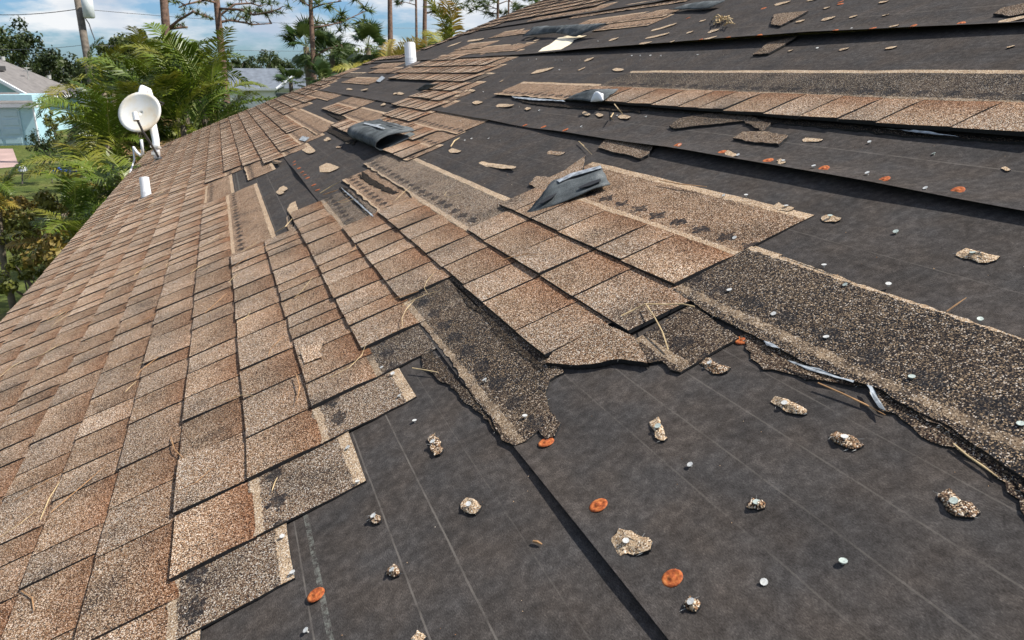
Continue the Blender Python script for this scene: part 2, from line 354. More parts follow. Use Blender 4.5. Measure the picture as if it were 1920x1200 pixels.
def tab(mb, k, a0, a1, tooth, rg, b_hi=None):
    b0 = bk(k) + rg.uniform(-.002, .002); b1 = (b_hi or bk(k+1)) + (.016 if has(k+1, (a0+a1)/2) else .001)
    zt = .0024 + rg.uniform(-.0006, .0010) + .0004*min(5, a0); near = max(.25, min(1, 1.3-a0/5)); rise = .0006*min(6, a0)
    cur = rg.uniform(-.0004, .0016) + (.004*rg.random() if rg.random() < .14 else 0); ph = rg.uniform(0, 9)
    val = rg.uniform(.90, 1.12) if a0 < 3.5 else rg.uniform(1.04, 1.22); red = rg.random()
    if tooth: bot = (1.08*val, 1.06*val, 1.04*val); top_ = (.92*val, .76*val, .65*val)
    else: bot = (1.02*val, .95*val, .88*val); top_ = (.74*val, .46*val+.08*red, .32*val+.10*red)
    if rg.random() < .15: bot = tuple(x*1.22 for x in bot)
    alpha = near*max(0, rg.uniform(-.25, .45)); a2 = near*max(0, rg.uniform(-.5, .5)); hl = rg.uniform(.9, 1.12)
    vs = [0, .35, .70, 1.0]; us = [0, .5, 1.0]
    g = {}
    w0 = rg.uniform(-.004, .004); w1 = rg.uniform(-.004, .004); sk = rg.uniform(-.0035, .0035)*near
    for i, u in enumerate(us):
        for j, v in enumerate(vs):
            a = a0+(a1-a0)*u + (w0 if u == 0 else w1 if u == 1 else 0)*0.6; b = b0+(b1-b0)*v + sk*(u-.5)*(1-v) + (.0015*noise.noise((a*9, ph, 0)) if j == 0 else 0)
            z = lz(k, b)+zt*(1-.85*u)*(1-.9*max(0, v-.86)/.14) + (cur+rise)*(1-v)**1.3 + raised(k, a) + .0012*noise.noise((a*4, b*6, 5))
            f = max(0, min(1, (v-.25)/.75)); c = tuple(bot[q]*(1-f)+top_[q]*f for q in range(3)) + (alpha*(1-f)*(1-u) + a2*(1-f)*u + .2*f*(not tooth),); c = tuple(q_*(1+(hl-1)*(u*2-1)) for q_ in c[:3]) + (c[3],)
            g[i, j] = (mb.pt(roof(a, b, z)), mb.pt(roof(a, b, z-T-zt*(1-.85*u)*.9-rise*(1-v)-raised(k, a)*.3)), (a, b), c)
    for i in range(2):
        for j in range(3):
            c4 = [g[i, j], g[i, j+1], g[i+1, j+1], g[i+1, j]]
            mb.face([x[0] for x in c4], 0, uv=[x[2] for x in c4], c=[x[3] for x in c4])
    rim = [g[0, j] for j in range(3, -1, -1)] + [g[1, 0]] + [g[2, j] for j in range(4)]
    for p, q in zip(rim, rim[1:]): mb.face((p[0], q[0], q[1], p[1])[::-1], 1)
tabs = []
for (k, a0, a1, full) in sorted(ST_):
    if not full: continue
    a1 = min(a1, far_edge(bk(k))-.015); a0 = max(a0, -1.6)
    rg = random.Random(k*1000+int(a0*10)); a = a0; tooth = rg.random() < .5; first = True
    while a < a1-.02:
        w = rg.choice((.10, .13, .16, .18, .20, .23)) * rg.uniform(.92, 1.08)
        e = min(a1, a+w)
        if a1-e < .05: e = a1
        tabs.append((k, a, e, tooth, rg.random())); a = e; tooth = not tooth
def tab_px(t):
    P = [pix(roof(a, b, .01)) for a, b in ((t[1], bk(t[0])), (t[2], bk(t[0])), (t[2], bk(t[0]+1)), (t[1], bk(t[0]+1)))]
    if any(p[2] < .2 for p in P): return 0
    P = [(max(-40, min(1960, p[0])), max(-40, min(1240, p[1]))) for p in P]
    return abs(sum(P[i][0]*P[(i+1) % 4][1]-P[(i+1) % 4][0]*P[i][1] for i in range(4)))/2
tabs.sort(key=tab_px, reverse=True)
fld = MB()
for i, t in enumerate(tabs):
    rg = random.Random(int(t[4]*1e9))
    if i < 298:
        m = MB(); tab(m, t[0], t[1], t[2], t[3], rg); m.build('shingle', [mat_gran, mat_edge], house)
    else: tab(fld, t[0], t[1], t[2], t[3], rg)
props(fld.build('shingle_field', [mat_gran, mat_edge], house), kind='stuff')
# headlaps left bare where the course above has gone
def strip_piece(k, a0, a1, dark, val=1.0, zoff=0.0, full=True):
    lo = bk(k+1)-.006; hi = bk(k)+.335
    rg = random.Random(k*77+int(a0*100)); m = MB()
    na = max(3, int((a1-a0)/.05)); nb = 7; na = min(na, 40); g = {}
    for i in range(na+1):
        for j in range(nb+1):
            a = a0+(a1-a0)*i/na; b = lo+(hi-lo)*j/nb
            if j == 0 and not has(k, a): b += .010*noise.noise((a*14, k, 2)) + .006*noise.noise((a*40, k, 9)) + .012
            if j == nb: b += .0025*noise.noise((a*8, k, 4)) + .0015*noise.noise((a*60, k, 4))
            if i in (0, na): a += .004*noise.noise((b*30, k, a0))
            z = lz(k, b) + .0035*abs(noise.noise((a*5, b*9, k*1.0))) + raised(k, a) + zoff - .0006
            if not has(k, (a0+a1)/2): z += .004*max(0, 1-j/2)*abs(noise.noise((a*6, k, 3)))*2
            hue = (1.04, .93, .84) if dark < .3 else (1, 1, 1)
            cc = tuple(val*h for h in hue) + (min(1, max(0, dark+.25*noise.noise((a*6, b*6, 8)))),)
            g[i, j] = (m.pt(roof(a, b, z)), m.pt(roof(a, b, z-T)), (a, b), (a, (b-bk(k))/EX), cc)
    for i in range(na):
        for j in range(nb):
            c4 = [g[i, j], g[i, j+1], g[i+1, j+1], g[i+1, j]]
            m.face([x[0] for x in c4], 0, uv=[x[2] for x in c4], st=[x[3] for x in c4], c=[x[4] for x in c4])
    rim = [g[0, j] for j in range(nb, -1, -1)] + [g[i, 0] for i in range(1, na+1)] + [g[na, j] for j in range(1, nb+1)] + [g[i, nb] for i in range(na-1, -1, -1)]
    for p, q in zip(rim, rim[1:]): m.face((p[0], q[0], q[1], p[1])[::-1], 1)
    return m.build('shingle_headlap', [mat_strip, mat_edge], house)
for (k, a0, a1, full) in ST_:
    a1 = min(a1, far_edge(bk(k))-.015); a0 = max(a0, -1.5)
    cov = sorted((s[1], s[2]) for s in ST_ if s[0] == k+1 and s[3])
    gaps = []; x = a0
    for c0, c1 in cov:
        if c1 < x or c0 > a1: continue
        if c0 > x: gaps.append((x, min(c0, a1)))
        x = max(x, c1)
    if x < a1: gaps.append((x, a1))
    for g0, g1 in gaps:
        if g1-g0 < .03: continue
        g0b, g1b = (g0 if g0 == a0 else g0-.03), (g1 if g1 == a1 else g1+.03)
        dark = .75 if g1 < 1.9 and k < 8 else .35 if k == 2 and g0 < 3 else .15 if k in (3, 4, 5) else .1
        if k == 9: dark = .85
        if k == 0 and g0 < 4: dark = .6
        if k in (-4, -3, -2): dark = .3 if g1 < 2 else .1
        strip_piece(k, g0b, g1b, dark, .74 if k == 9 and g0 < 4 else .88 if dark > .3 else .92)

def jag(pts, amp=.004, step=.012, seed=0):
    """ragged closed outline through measured roof points"""
    o = []; n = len(pts)
    for i in range(n):
        (x0, y0), (x1, y1) = pts[i], pts[(i+1) % n]; l = math.hypot(x1-x0, y1-y0); q = max(1, int(l/step))
        for j in range(q):
            t = j/q; x = x0+(x1-x0)*t; y = y0+(y1-y0)*t
            w = amp*(noise.noise((x*45, y*45, seed))+.7*noise.noise((x*140, y*140, seed+3)))
            o.append((x-(y1-y0)/max(l, 1e-6)*w, y+(x1-x0)/max(l, 1e-6)*w))
    return o
def rpz(x, y, z): a, b = rp(x, y); return (a*(1-z/HC), b*(1-z/HC))
def torn(name, px, zf, dark, k=None, val=.9, amp=.004, seed=0, mat=None, label=None, th=.004, step=.012):
    z0 = zf(*rp(*px[0])); m = MB(); o = jag([rpz(*p, z0) for p in px], amp, step, seed)
    slab(m, o, zf, th, 0, (val, val*.95, val*.9, dark), k)
    if mat is None and px[0][1] > 480:
        rg = random.Random(seed*31+1); n_ = len(o)
        for q in range(n_):
            if rg.random() < .62: continue
            a_, b_ = o[q]; z_ = zf(a_, b_); t_ = rg.uniform(0, 6.28); l_ = rg.uniform(.002, .007); e_ = roof(a_+math.cos(t_)*l_, b_+math.sin(t_)*l_, max(.001, z_+rg.uniform(-.003, .001)))
            p_ = roof(a_, b_, z_-.001); w_ = Vector((0, .0004, .0003)); m.face([m.pt(p_-w_), m.pt(p_+w_), m.pt(e_)], 2)
    ob = m.build(name, [mat or (mat_strip if k is not None else mat_gran), mat_edge, mat_fibre], house)
    if label: ob['label'] = label
    return ob
# tongue of torn headlap reaching down onto the felt (course 0)
torn('torn_shingle', [(760, 566), (777, 593), (843, 673), (890, 747), (920, 783), (940, 822), (965, 835), (985, 826), (1008, 806), (1012, 815), (1024, 822), (1038, 816), (1050, 792), (1030, 765), (1022, 740), (1030, 712), (1057, 697), (1040, 668), (950, 602), (880, 540), (846, 512)],
     lambda a, b: .0065+.002*noise.noise((a*9, b*9, 0)), .82, 0, .85, .004, 1, label='long dark torn shingle tongue ending in a ragged rounded tip on the felt')
torn('torn_shingle', [(785, 640), (800, 650), (825, 672), (850, 708), (880, 735), (935, 795), (945, 826), (905, 778), (866, 748), (842, 722), (824, 716), (812, 700), (793, 688), (788, 660)],
     lambda a, b: .0038, .9, None, .6, .005, 2, th=.003)
torn('torn_shingle', [(845, 523), (880, 556), (950, 622), (1023, 690), (1018, 700), (985, 672), (940, 640), (905, 590), (880, 575), (862, 548)], lambda a, b: .0075, .95, None, .45, .006, 3, th=.004)
# triangular broken tab at the near end of course 2 and the dark lap beside it
torn('shingle', [(1023, 680), (1060, 684), (1110, 682), (1160, 672), (1215, 681), (1190, 632), (1130, 605), (1095, 610), (1050, 640)], lambda a, b: .0135, .2, None, 1.0, .003, 4, th=.009, label='broken triangular shingle at the ragged near end of its course')
torn('torn_shingle', [(1186, 640), (1240, 605), (1297, 570), (1312, 580), (1345, 605), (1385, 632), (1330, 664), (1275, 698), (1258, 692), (1240, 676), (1216, 680)],
     lambda a, b: .0075, .85, 2, .85, .003, 5, label='dark square piece of torn shingle lap with a straight lower edge')
# long dark headlap on the right (course 3) with its torn lower edge, and the rags under it
torn('torn_shingle', [(1262, 543), (1330, 588), (1400, 622), (1462, 655), (1530, 688), (1600, 714), (1640, 724), (1690, 754), (1780, 800), (1850, 850), (1925, 905), (2080, 1010), (2300, 1010), (2300, 762), (2110, 695), (1920, 632), (1640, 539), (1540, 505), (1373, 448)],
     lambda a, b: .0075+.004*max(0, (.60-b)/.06)+.0022*noise.noise((a*6, b*8, 3)), .95, 3, .95, .004, 6, th=.0045, label='long charcoal shingle lap with a cream upper edge running off the right side')
torn('torn_shingle', [(1388, 625), (1400, 652), (1412, 670), (1432, 690), (1480, 698), (1530, 714), (1585, 722), (1628, 724), (1640, 700), (1560, 676), (1500, 650), (1440, 626)],
     lambda a, b: .0045, .7, None, .85, .006, 7, th=.004, label='scalloped torn rag hanging below the long dark lap')
torn('torn_shingle', [(1625, 715), (1634, 745), (1655, 768), (1690, 790), (1745, 826), (1790, 838), (1850, 878), (1880, 905), (1900, 940), (1930, 975), (2050, 1080), (2260, 1080), (2150, 960), (1900, 830), (1760, 760), (1680, 715)],
     lambda a, b: .0045+.002*noise.noise((a*14, b*20, 3)), .75, None, .8, .008, 8, th=.004)
torn('torn_shingle', [(1690, 752), (1740, 790), (1800, 822), (1860, 868), (1930, 935), (2060, 1040), (2200, 1040), (2100, 930), (1900, 830), (1760, 770)],
     lambda a, b: .0075+.002*noise.noise((a*14, b*20, 8)), .75, None, .8, .008, 9, th=.003)
torn('torn_shingle', [(1254, 236), (1275, 221), (1330, 212), (1400, 214), (1445, 232), (1430, 247), (1412, 236), (1390, 226), (1345, 232), (1300, 236), (1272, 240), (1262, 241)], lambda a, b: .010, .85, None, .85, .006, 10, th=.006)
torn('torn_shingle', [(1376, 258), (1392, 247), (1430, 245), (1478, 254), (1460, 270), (1440, 268), (1400, 264)], lambda a, b: .010, .5, None, 1, .005, 11, th=.007)
torn('torn_shingle', [(1122, 276), (1137, 259), (1228, 271), (1214, 290), (1200, 297), (1175, 289), (1150, 285)], lambda a, b: .011, .55, None, .95, .004, 12, th=.007)
torn('torn_shingle', [(992, 345), (1005, 330), (1030, 332), (1060, 318), (1085, 300), (1098, 292), (1090, 330), (1050, 362), (1020, 358)], lambda a, b: .009, .1, None, .95, .005, 13, th=.006)
torn('torn_shingle', [(1445, 45), (1452, 26), (1515, 20), (1490, 34), (1462, 48)], lambda a, b: .012, .3, None, .8, .006, 14, th=.006)
torn('torn_shingle', [(1412, 102), (1440, 80), (1497, 67), (1470, 84), (1440, 100)], lambda a, b: .012, .5, None, .8, .006, 15, th=.006)
torn('torn_shingle', [(1863, 25), (1880, 14), (1925, 4), (1940, 20), (1895, 30)], lambda a, b: .012, .6, None, .9, .006, 16, th=.006)
# black tar rags under the raised edges
for s_, px in enumerate(([(960, 184), (1000, 188), (1060, 196), (1130, 200), (1200, 206), (1200, 212), (1120, 205), (1040, 200), (985, 193)], [(1180, 204), (1290, 212), (1400, 224), (1560, 240), (1700, 254), (1920, 268), (1920, 262), (1700, 245), (1400, 214), (1200, 198)],
                         [(612, 245), (640, 262), (662, 272), (668, 264), (640, 250), (618, 240)], [(612, 212), (630, 222), (648, 229), (650, 222), (630, 212)], [(672, 328), (690, 345), (735, 366), (746, 362), (700, 338), (680, 322)], [(555, 470), (560, 440), (545, 405), (540, 395), (548, 420), (552, 450)],
                         [(636, 350), (660, 375), (690, 400), (700, 402), (672, 375), (648, 352)])):
    torn('torn_shingle', px, lambda a, b: .007+.004*noise.noise((a*20, b*20, 1)), .95, None, .3, .01, 20+s_, th=.006, step=.02)
# exposed wood where the felt has ripped
m = MB(); o = jag([rp(*p) for p in [(1008, 100), (1018, 92), (1030, 86), (1048, 72), (1078, 66), (1092, 69), (1102, 68), (1080, 76), (1068, 86), (1052, 95), (1040, 101)]], .02, .05, 31)
slab(m, o, lambda a, b: .0075, .003, 0, (1, 1, 1, 0)); m.build('exposed_plywood', [mat_wood, mat_edge], house)
# torn light patch on a shingle
torn('torn_shingle', [(562, 652), (585, 645), (600, 632), (608, 640), (598, 660), (605, 668), (585, 676), (570, 682)], lambda a, b: .0175, .0, None, 1.55, .003, 33, th=.001, label='pale bare patch torn on a tan shingle')

# curled and folded shingles --------------------------------------------------
def sheet(name, rows, mats, parent=house, thick=.003, label=None, rough=.0045):
    """rows of points (world) -> a sheet with thickness; top face slot 0, rest slot 1"""
    m = MB(); g = []
    for i, r in enumerate(rows): g.append([m.pt(p + Vector([rough*noise.noise(Vector(p)*25+Vector((c*9, 0, 0))) for c in range(3)])) for p in r])
    h, w = len(rows), len(rows[0])
    for i in range(h-1):
        for j in range(w-1): m.face((g[i][j], g[i][j+1], g[i+1][j+1], g[i+1][j]), 0, uv=[(i*.05, j*.05)]*4)
    ob = m.build(name, mats, parent, smooth=True)
    so_ = ob.modifiers.new('t', 'SOLIDIFY'); so_.thickness = thick; so_.offset = 0; so_.material_offset = 1; so_.material_offset_rim = 1
    if label: ob['label'] = label
    return ob
prof = [(.765, .012), (.70, .016), (.63, .014), (.585, .014), (.555, .022), (.542, .042), (.552, .062), (.578, .074), (.62, .074), (.67, .064), (.72, .052), (.768, .040)]
rows = []
for i, (b, z) in enumerate(prof):
    rows.append([roof(4.06 + .93*j/10 + .02*noise.noise((i, j, 0)), b + .006*math.sin(j*.6), z + .006*(j/10)*(i > 4) + .003*math.sin(j*1.3)) for j in range(11)])
fl1 = sheet('curled_shingle', rows, [mat_back, mat_back], label='grey-backed shingle rolled over into an open curl above bare felt')
m = MB()
for j in range(9):                                            # tar dashes printed on the back
    a = 4.16+.085*j; o = jag([(a, .722), (a+.045, .722), (a+.045, .741), (a, .741)], .003, .01, j)
    slab(m, o, lambda a, b: .0668-(b-.722)*.25, .001, 0, (.1, .1, .1, 1))
m.build('tar_dash', [mat_edge, mat_edge], fl1)
m = MB(); slab(m, jag([(4.30, .655), (4.86, .640), (4.90, .655), (4.62, .672), (4.60, .700), (4.55, .672), (4.32, .668)], .004, .02, 5), lambda a, b: .0815-(b-.64)*.22, .001, 0, (1, 1, 1, 1)); m.build('release_tape', [mat_tape, mat_tape], fl1)
def quadsheet(name, c, nu=10, nv=6, bulge=.01, label=None, mats=None, seed=0, parent=house):
    """c: four corners (px x, px y, height); bilinear patch bowed upwards"""
    P = [roof(*rp(x, y), z) for x, y, z in c]; rows = []
    # corners were measured as seen, so slide each raised corner back along the sight line
    P = [CAM + (p0-CAM)*((CAM-p0).normalized().dot((CAM-p0).normalized())) for p0 in P]
    Q = []
    for (x, y, z) in c:
        r = vp(x, y, 1)-CAM; nn = roof(0, 0, 1); t = (nn.dot(roof(0, 0, z))-nn.dot(CAM))/nn.dot(r); Q.append(CAM+r*t)
    for i in range(nv+1):
        v = i/nv; row = []
        for j in range(nu+1):
            u = j/nu; p = (Q[0]*(1-u)+Q[1]*u)*(1-v)+(Q[3]*(1-u)+Q[2]*u)*v
            row.append(p + roof(0, 0, 1)*(bulge*math.sin(math.pi*u)*math.sin(math.pi*v)+.004*noise.noise(p*9+Vector((seed, 0, 0)))))
        rows.append(row)
    return sheet(name, rows, mats or [mat_back, mat_back], parent, label=label)
fl2 = quadsheet('folded_shingle', [(984, 404, .014), (1040, 338, .022), (1127, 311, .022), (1142, 345, .020)], bulge=.003, label='flat grey shingle flap folded back over the tan shingles', seed=1)
for s_, px in enumerate(([(1084, 351), (1105, 341), (1126, 335), (1127, 339), (1108, 347), (1087, 353)], [(1006, 383), (1026, 369), (1043, 362), (1040, 367), (1018, 380)])):
    m = MB(); slab(m, jag([rpz(*p, .028) for p in px], .003, .02, s_), lambda a, b: .028, .001, 0, (.1, .1, .1, 1)); m.build('tar_dash', [mat_edge, mat_edge], fl2)
m = MB(); slab(m, jag([rpz(*p, .029) for p in [(1044, 338), (1070, 325), (1126, 310), (1128, 315), (1072, 331), (1048, 342)]], .004, .02, 3), lambda a, b: .029, .001, 0, (1, 1, 1, 1)); m.build('release_tape', [mat_tape, mat_tape], fl2)
fl4 = quadsheet('folded_shingle', [(1060, 186, .02), (1100, 168, .05), (1160, 166, .03), (1128, 192, .03)], bulge=.01, label='small grey flap bent up beside a scrap of white film', seed=4)
quadsheet('plastic_film', [(1108, 192, .034), (1114, 175, .06), (1131, 176, .055), (1132, 189, .034)], nu=6, nv=5, bulge=.02, mats=[mat_white, mat_white], seed=5, label='crumpled scrap of white film')
quadsheet('folded_shingle', [(979, 68, .03), (1000, 50, .06), (1070, 47, .06), (1068, 60, .03)], bulge=.02, label='large dark curled shingle lying beside the bare wood patch', seed=6)
quadsheet('folded_shingle', [(1040, 62, .03), (1060, 47, .07), (1137, 44, .06), (1080, 69, .03)], bulge=.02, seed=7, label='grey shingle flap with a pointed end above the bare wood')
quadsheet('folded_shingle', [(778, 168, .02), (800, 160, .05), (826, 156, .05), (800, 168, .02)], bulge=.02, seed=8, label='short grey flap turned up among the far tabs')
quadsheet('folded_shingle', [(1255, 18, .02), (1300, 5, .03), (1360, 0, .03), (1330, 16, .02)], bulge=.01, seed=9, label='mottled grey torn shingle at the top edge')
for s_, px in enumerate(([(640, 352), (660, 368), (700, 404), (699, 407), (668, 379), (645, 358)], [(1475, 674), (1520, 686), (1560, 702), (1600, 713), (1600, 715), (1550, 704), (1500, 686)], [(1625, 718), (1634, 722), (1652, 752), (1660, 768), (1648, 760), (1632, 738)],
                         [(1430, 636), (1448, 641), (1462, 652), (1446, 648)], [(960, 181), (1000, 184), (1055, 188), (1060, 190), (1000, 188), (965, 184)],
                         [(1660, 240), (1740, 247), (1800, 256), (1735, 250)], [(705, 152), (716, 142), (722, 146), (712, 154)], [(567, 255), (580, 258), (572, 265), (560, 262)])):
    torn('release_tape', px, lambda a, b: .013+.003*noise.noise((a*30, b*30, 0)), 1, None, 1, .003, 50+s_, mat=mat_tape, th=.001)

# nails, rusted caps, scraps ------------------------------------------------------
def nail_mesh(mat, h):
    m = MB(); n = 10
    ring = [m.pt((.0052*math.cos(6.2832*i/n), .0052*math.sin(6.2832*i/n), h)) for i in range(n)]
    r2 = [m.pt((.0048*math.cos(6.2832*i/n), .0048*math.sin(6.2832*i/n), h-.0011)) for i in range(n)]
    c0 = m.pt((0, 0, h-.0004))
    for i in range(n):
        m.face((ring[i], ring[(i+1) % n], c0)); m.face((r2[i], r2[(i+1) % n], ring[(i+1) % n], ring[i]))
    m.tube([(0, 0, 0), (0, 0, h-.001)], .0017, 5, cap=False)
    return m.build('nail', mat, data=True)
nails = [nail_mesh(mat_nail, .008), nail_mesh(mat_nail, .006), nail_mesh(mat_nailg, .007)]
ROOFROT = Matrix(((CT, 0, -ST), (0, 1, 0), (ST, 0, CT)))
def rrot(az, tx=0, ty=0): return (ROOFROT @ Matrix.Rotation(az, 3, 'Z') @ Matrix.Rotation(tx, 3, 'X') @ Matrix.Rotation(ty, 3, 'Y')).to_euler()
def zfelt(a, b):
    for q in (3, 2, 1):
        if b > SEAMS[q]-.003: return lift(q, a)*max(0, 1-max(0, b-SEAMS[q])/.12)**1.5 + .001
    return 0
def nail(x, y, kind=0, z=0.0, parent=house):
    a, b = rp(x, y); z0 = z + (zfelt(a, b) if z < .003 else 0)
    return inst(nails[kind], 'nail', roof(a-.003, b+.004, z0-.001), rrot(R.uniform(0, 6), R.uniform(-.25, .25), R.uniform(-.25, .25)), R.uniform(.78, .95), parent)
for x, y, k, z in [(1290, 877, 0, 0), (1571, 1060, 2, 0), (572, 1185, 0, 0), (773, 792, 1, 0), (748, 748, 1, .004), (668, 910, 1, .004), (652, 845, 1, .004), (547, 1080, 1, .004), (527, 1012, 1, .004), (1545, 645, 1, .008), (1448, 600, 1, .008), (1365, 555, 1, .008), (1830, 610, 2, .006), (1540, 505, 1, .004),
                   (1703, 722, 2, .008), (1905, 812, 2, .008), (1675, 440, 2, 0), (1470, 393, 1, .004), (1355, 372, 1, .004), (1395, 372, 1, .004), (1375, 452, 1, .004), (1625, 342, 0, 0), (1525, 330, 0, 0), (1733, 372, 1, 0), (1747, 293, 2, 0), (1627, 271, 0, 0), (982, 791, 1, .008), (909, 722, 1, .008),
                   (715, 695, 1, .005), (735, 706, 1, .004), (1660, 543, 1, .006), (1582, 544, 2, .006), (1424, 1095, 1, 0), (1385, 308, 0, 0), (1467, 318, 0, 0), (1090, 243, 0, 0), (1155, 220, 0, 0), (1210, 222, 0, 0), (1183, 107, 0, 0), (1218, 107, 0, 0), (1238, 107, 0, 0), (1306, 106, 0, 0), (1200, 107, 0, 0), (1530, 94, 0, 0), (1595, 61, 0, 0),
                   (1140, 53, 0, 0), (1120, 80, 0, 0), (960, 115, 0, 0), (990, 114, 0, 0), (1005, 113, 0, 0), (1040, 115, 0, 0), (1053, 115, 0, 0), (1068, 115, 0, 0), (1086, 114, 0, 0), (1025, 130, 0, 0), (964, 134, 0, 0), (905, 174, 0, 0), (1010, 210, 0, 0), (972, 202, 0, 0), (1048, 133, 0, 0), (883, 262, 1, 0), (915, 262, 1, 0), (936, 266, 1, 0), (870, 265, 1, 0), (1275, 285, 1, 0), (862, 228, 1, 0)]:
    nail(x, y, k, z)
def cap_mesh():
    m = MB(); n = 16; prof = [(.0012, .0018), (.0034, .0015), (.0042, .0006), (.0072, .0005), (.0086, .0010), (.0104, .0009), (.0124, .0003), (.0128, -.0006)]
    rings = [[m.pt((r*math.cos(6.2832*i/n), r*math.sin(6.2832*i/n), z)) for i in range(n)] for r, z in prof]
    m.face(rings[0])
    for p, q in zip(rings, rings[1:]):
        for i in range(n): m.face((p[i], q[i], q[(i+1) % n], p[(i+1) % n]))
    return m.build('cap_nail', mat_rust, data=True, smooth=True)
capm = cap_mesh()
for x, y in [(1026, 834), (1125, 955), (1263, 1092), (594, 1118), (1394, 640), (1797, 370), (1660, 353), (1547, 330), (1443, 315), (1357, 297), (1273, 285), (1062, 251), (1020, 242), (985, 238), (1567, 66), (1637, 63), (1713, 59), (1803, 53), (1576, 5), (1576, 9), (1290, 35), (1366, 77), (1425, 75), (1432, 17), (1315, 82),
             (552, 305), (553, 311), (562, 319), (568, 327), (573, 332), (578, 337), (589, 349), (596, 358)]:
    a, b = rp(x, y); i_ = min(range(1, 4), key=lambda q: abs(SEAMS[q]-b) if b > SEAMS[q]-.012 else 9); db = max(0, b-SEAMS[i_]) if b > .12 else 1
    inst(capm, 'cap_nail', roof(a, b, .0034 + lift(i_, a)*max(0, 1-db/.12)**1.5), rrot(R.uniform(0, 6), R.uniform(-.12, .12), R.uniform(-.12, .12)), R.uniform(.95, 1.08), house)
SCR = [(1150, 1018, 1220, 1046, .046, 1), (1446, 752, 1512, 783, .028, 1), (1560, 820, 1613, 848, .030, 1), (1762, 932, 1822, 974, .032, 1), (1225, 790, 1245, 832, .026, 1), (806, 820, 824, 856, .030, 1), (866, 944, 900, 964, .034, 1), (1404, 950, 1432, 958, .024, 1), (1288, 1140, 1312, 1150, .02, 1), (730, 1070, 748, 1086, .02, 1), (696, 968, 710, 984, .02, 1), (1314, 680, 1362, 702, .030, 1), (778, 1190, 792, 1206, .025, 0),
       (1798, 478, 1864, 494, .045, 1), (1542, 410, 1574, 418, .035, 1), (1450, 388, 1484, 398, .04, 0), (1505, 264, 1540, 268, .035, 0), (1362, 298, 1382, 308, .035, 0), (1460, 315, 1472, 322, .03, 0), (1880, 318, 1892, 324, .02, 0), (898, 306, 968, 322, .05, 0), (1025, 287, 1056, 292, .05, 0), (1093, 212, 1106, 220, .03, 0), (1160, 220, 1180, 226, .04, 0), (1118, 216, 1130, 222, .03, 0),
       (600, 312, 628, 322, .14, 0), (525, 352, 535, 360, .08, 0), (520, 358, 530, 366, .06, 0), (545, 382, 556, 410, .08, 0), (568, 274, 586, 290, .12, 0), (500, 298, 528, 312, .08, 0), (540, 405, 552, 440, .07, 0), (842, 282, 862, 288, .05, 0), (930, 199, 962, 202, .06, 0), (985, 205, 994, 208, .04, 0), (888, 193, 902, 196, .06, 0), (878, 170, 890, 174, .05, 0), (868, 171, 876, 174, .05, 0), (1150, 132, 1168, 135, .05, 0), (998, 138, 1034, 132, .12, 0), (1085, 134, 1098, 129, .08, 0), (938, 155, 946, 152, .05, 0), (1096, 115, 1112, 113, .07, 0),
       (1210, 74, 1254, 66, .06, 0), (1142, 77, 1158, 75, .06, 0), (1220, 60, 1268, 48, .07, 0), (1200, 88, 1222, 86, .05, 0), (1320, 82, 1344, 77, .05, 0), (1258, 89, 1268, 86, .06, 0), (1328, 62, 1346, 60, .07, 0), (1312, 42, 1322, 41, .06, 0), (1288, 64, 1300, 62, .04, 0), (1452, 11, 1480, 7, .06, 0), (1514, 4, 1534, 0, .06, 0), (1648, 8, 1664, 6, .05, 0), (1655, 33, 1668, 30, .05, 0), (1592, 36, 1608, 33, .04, 0), (1540, 40, 1564, 37, .05, 0), (1545, 18, 1556, 17, .04, 0), (1492, 44, 1508, 42, .04, 0), (1660, 95, 1682, 92, .05, 0), (1574, 97, 1590, 95, .05, 0), (1478, 99, 1488, 97, .05, 0), (1888, 94, 1904, 90, .04, 0), (1872, 56, 1925, 46, .06, 0), (1668, 62, 1686, 59, .04, 0),
       (985, 75, 1002, 73, .1, 0), (1000, 78, 1012, 76, .06, 0), (840, 88, 862, 82, .15, 0), (870, 78, 906, 76, .1, 0), (830, 135, 842, 133, .1, 0), (752, 218, 762, 222, .05, 0), (850, 180, 862, 184, .04, 0), (716, 195, 722, 200, .06, 0), (745, 175, 756, 179, .06, 0), (738, 176, 744, 178, .05, 0), (676, 168, 690, 172, .08, 0), (650, 167, 660, 170, .06, 0), (1238, 34, 1252, 30, .1, 0), (780, 118, 788, 116, .1, 0), (612, 258, 620, 265, .04, 0), (630, 276, 640, 278, .04, 0), (608, 262, 614, 266, .03, 0), (648, 268, 655, 271, .03, 0)]
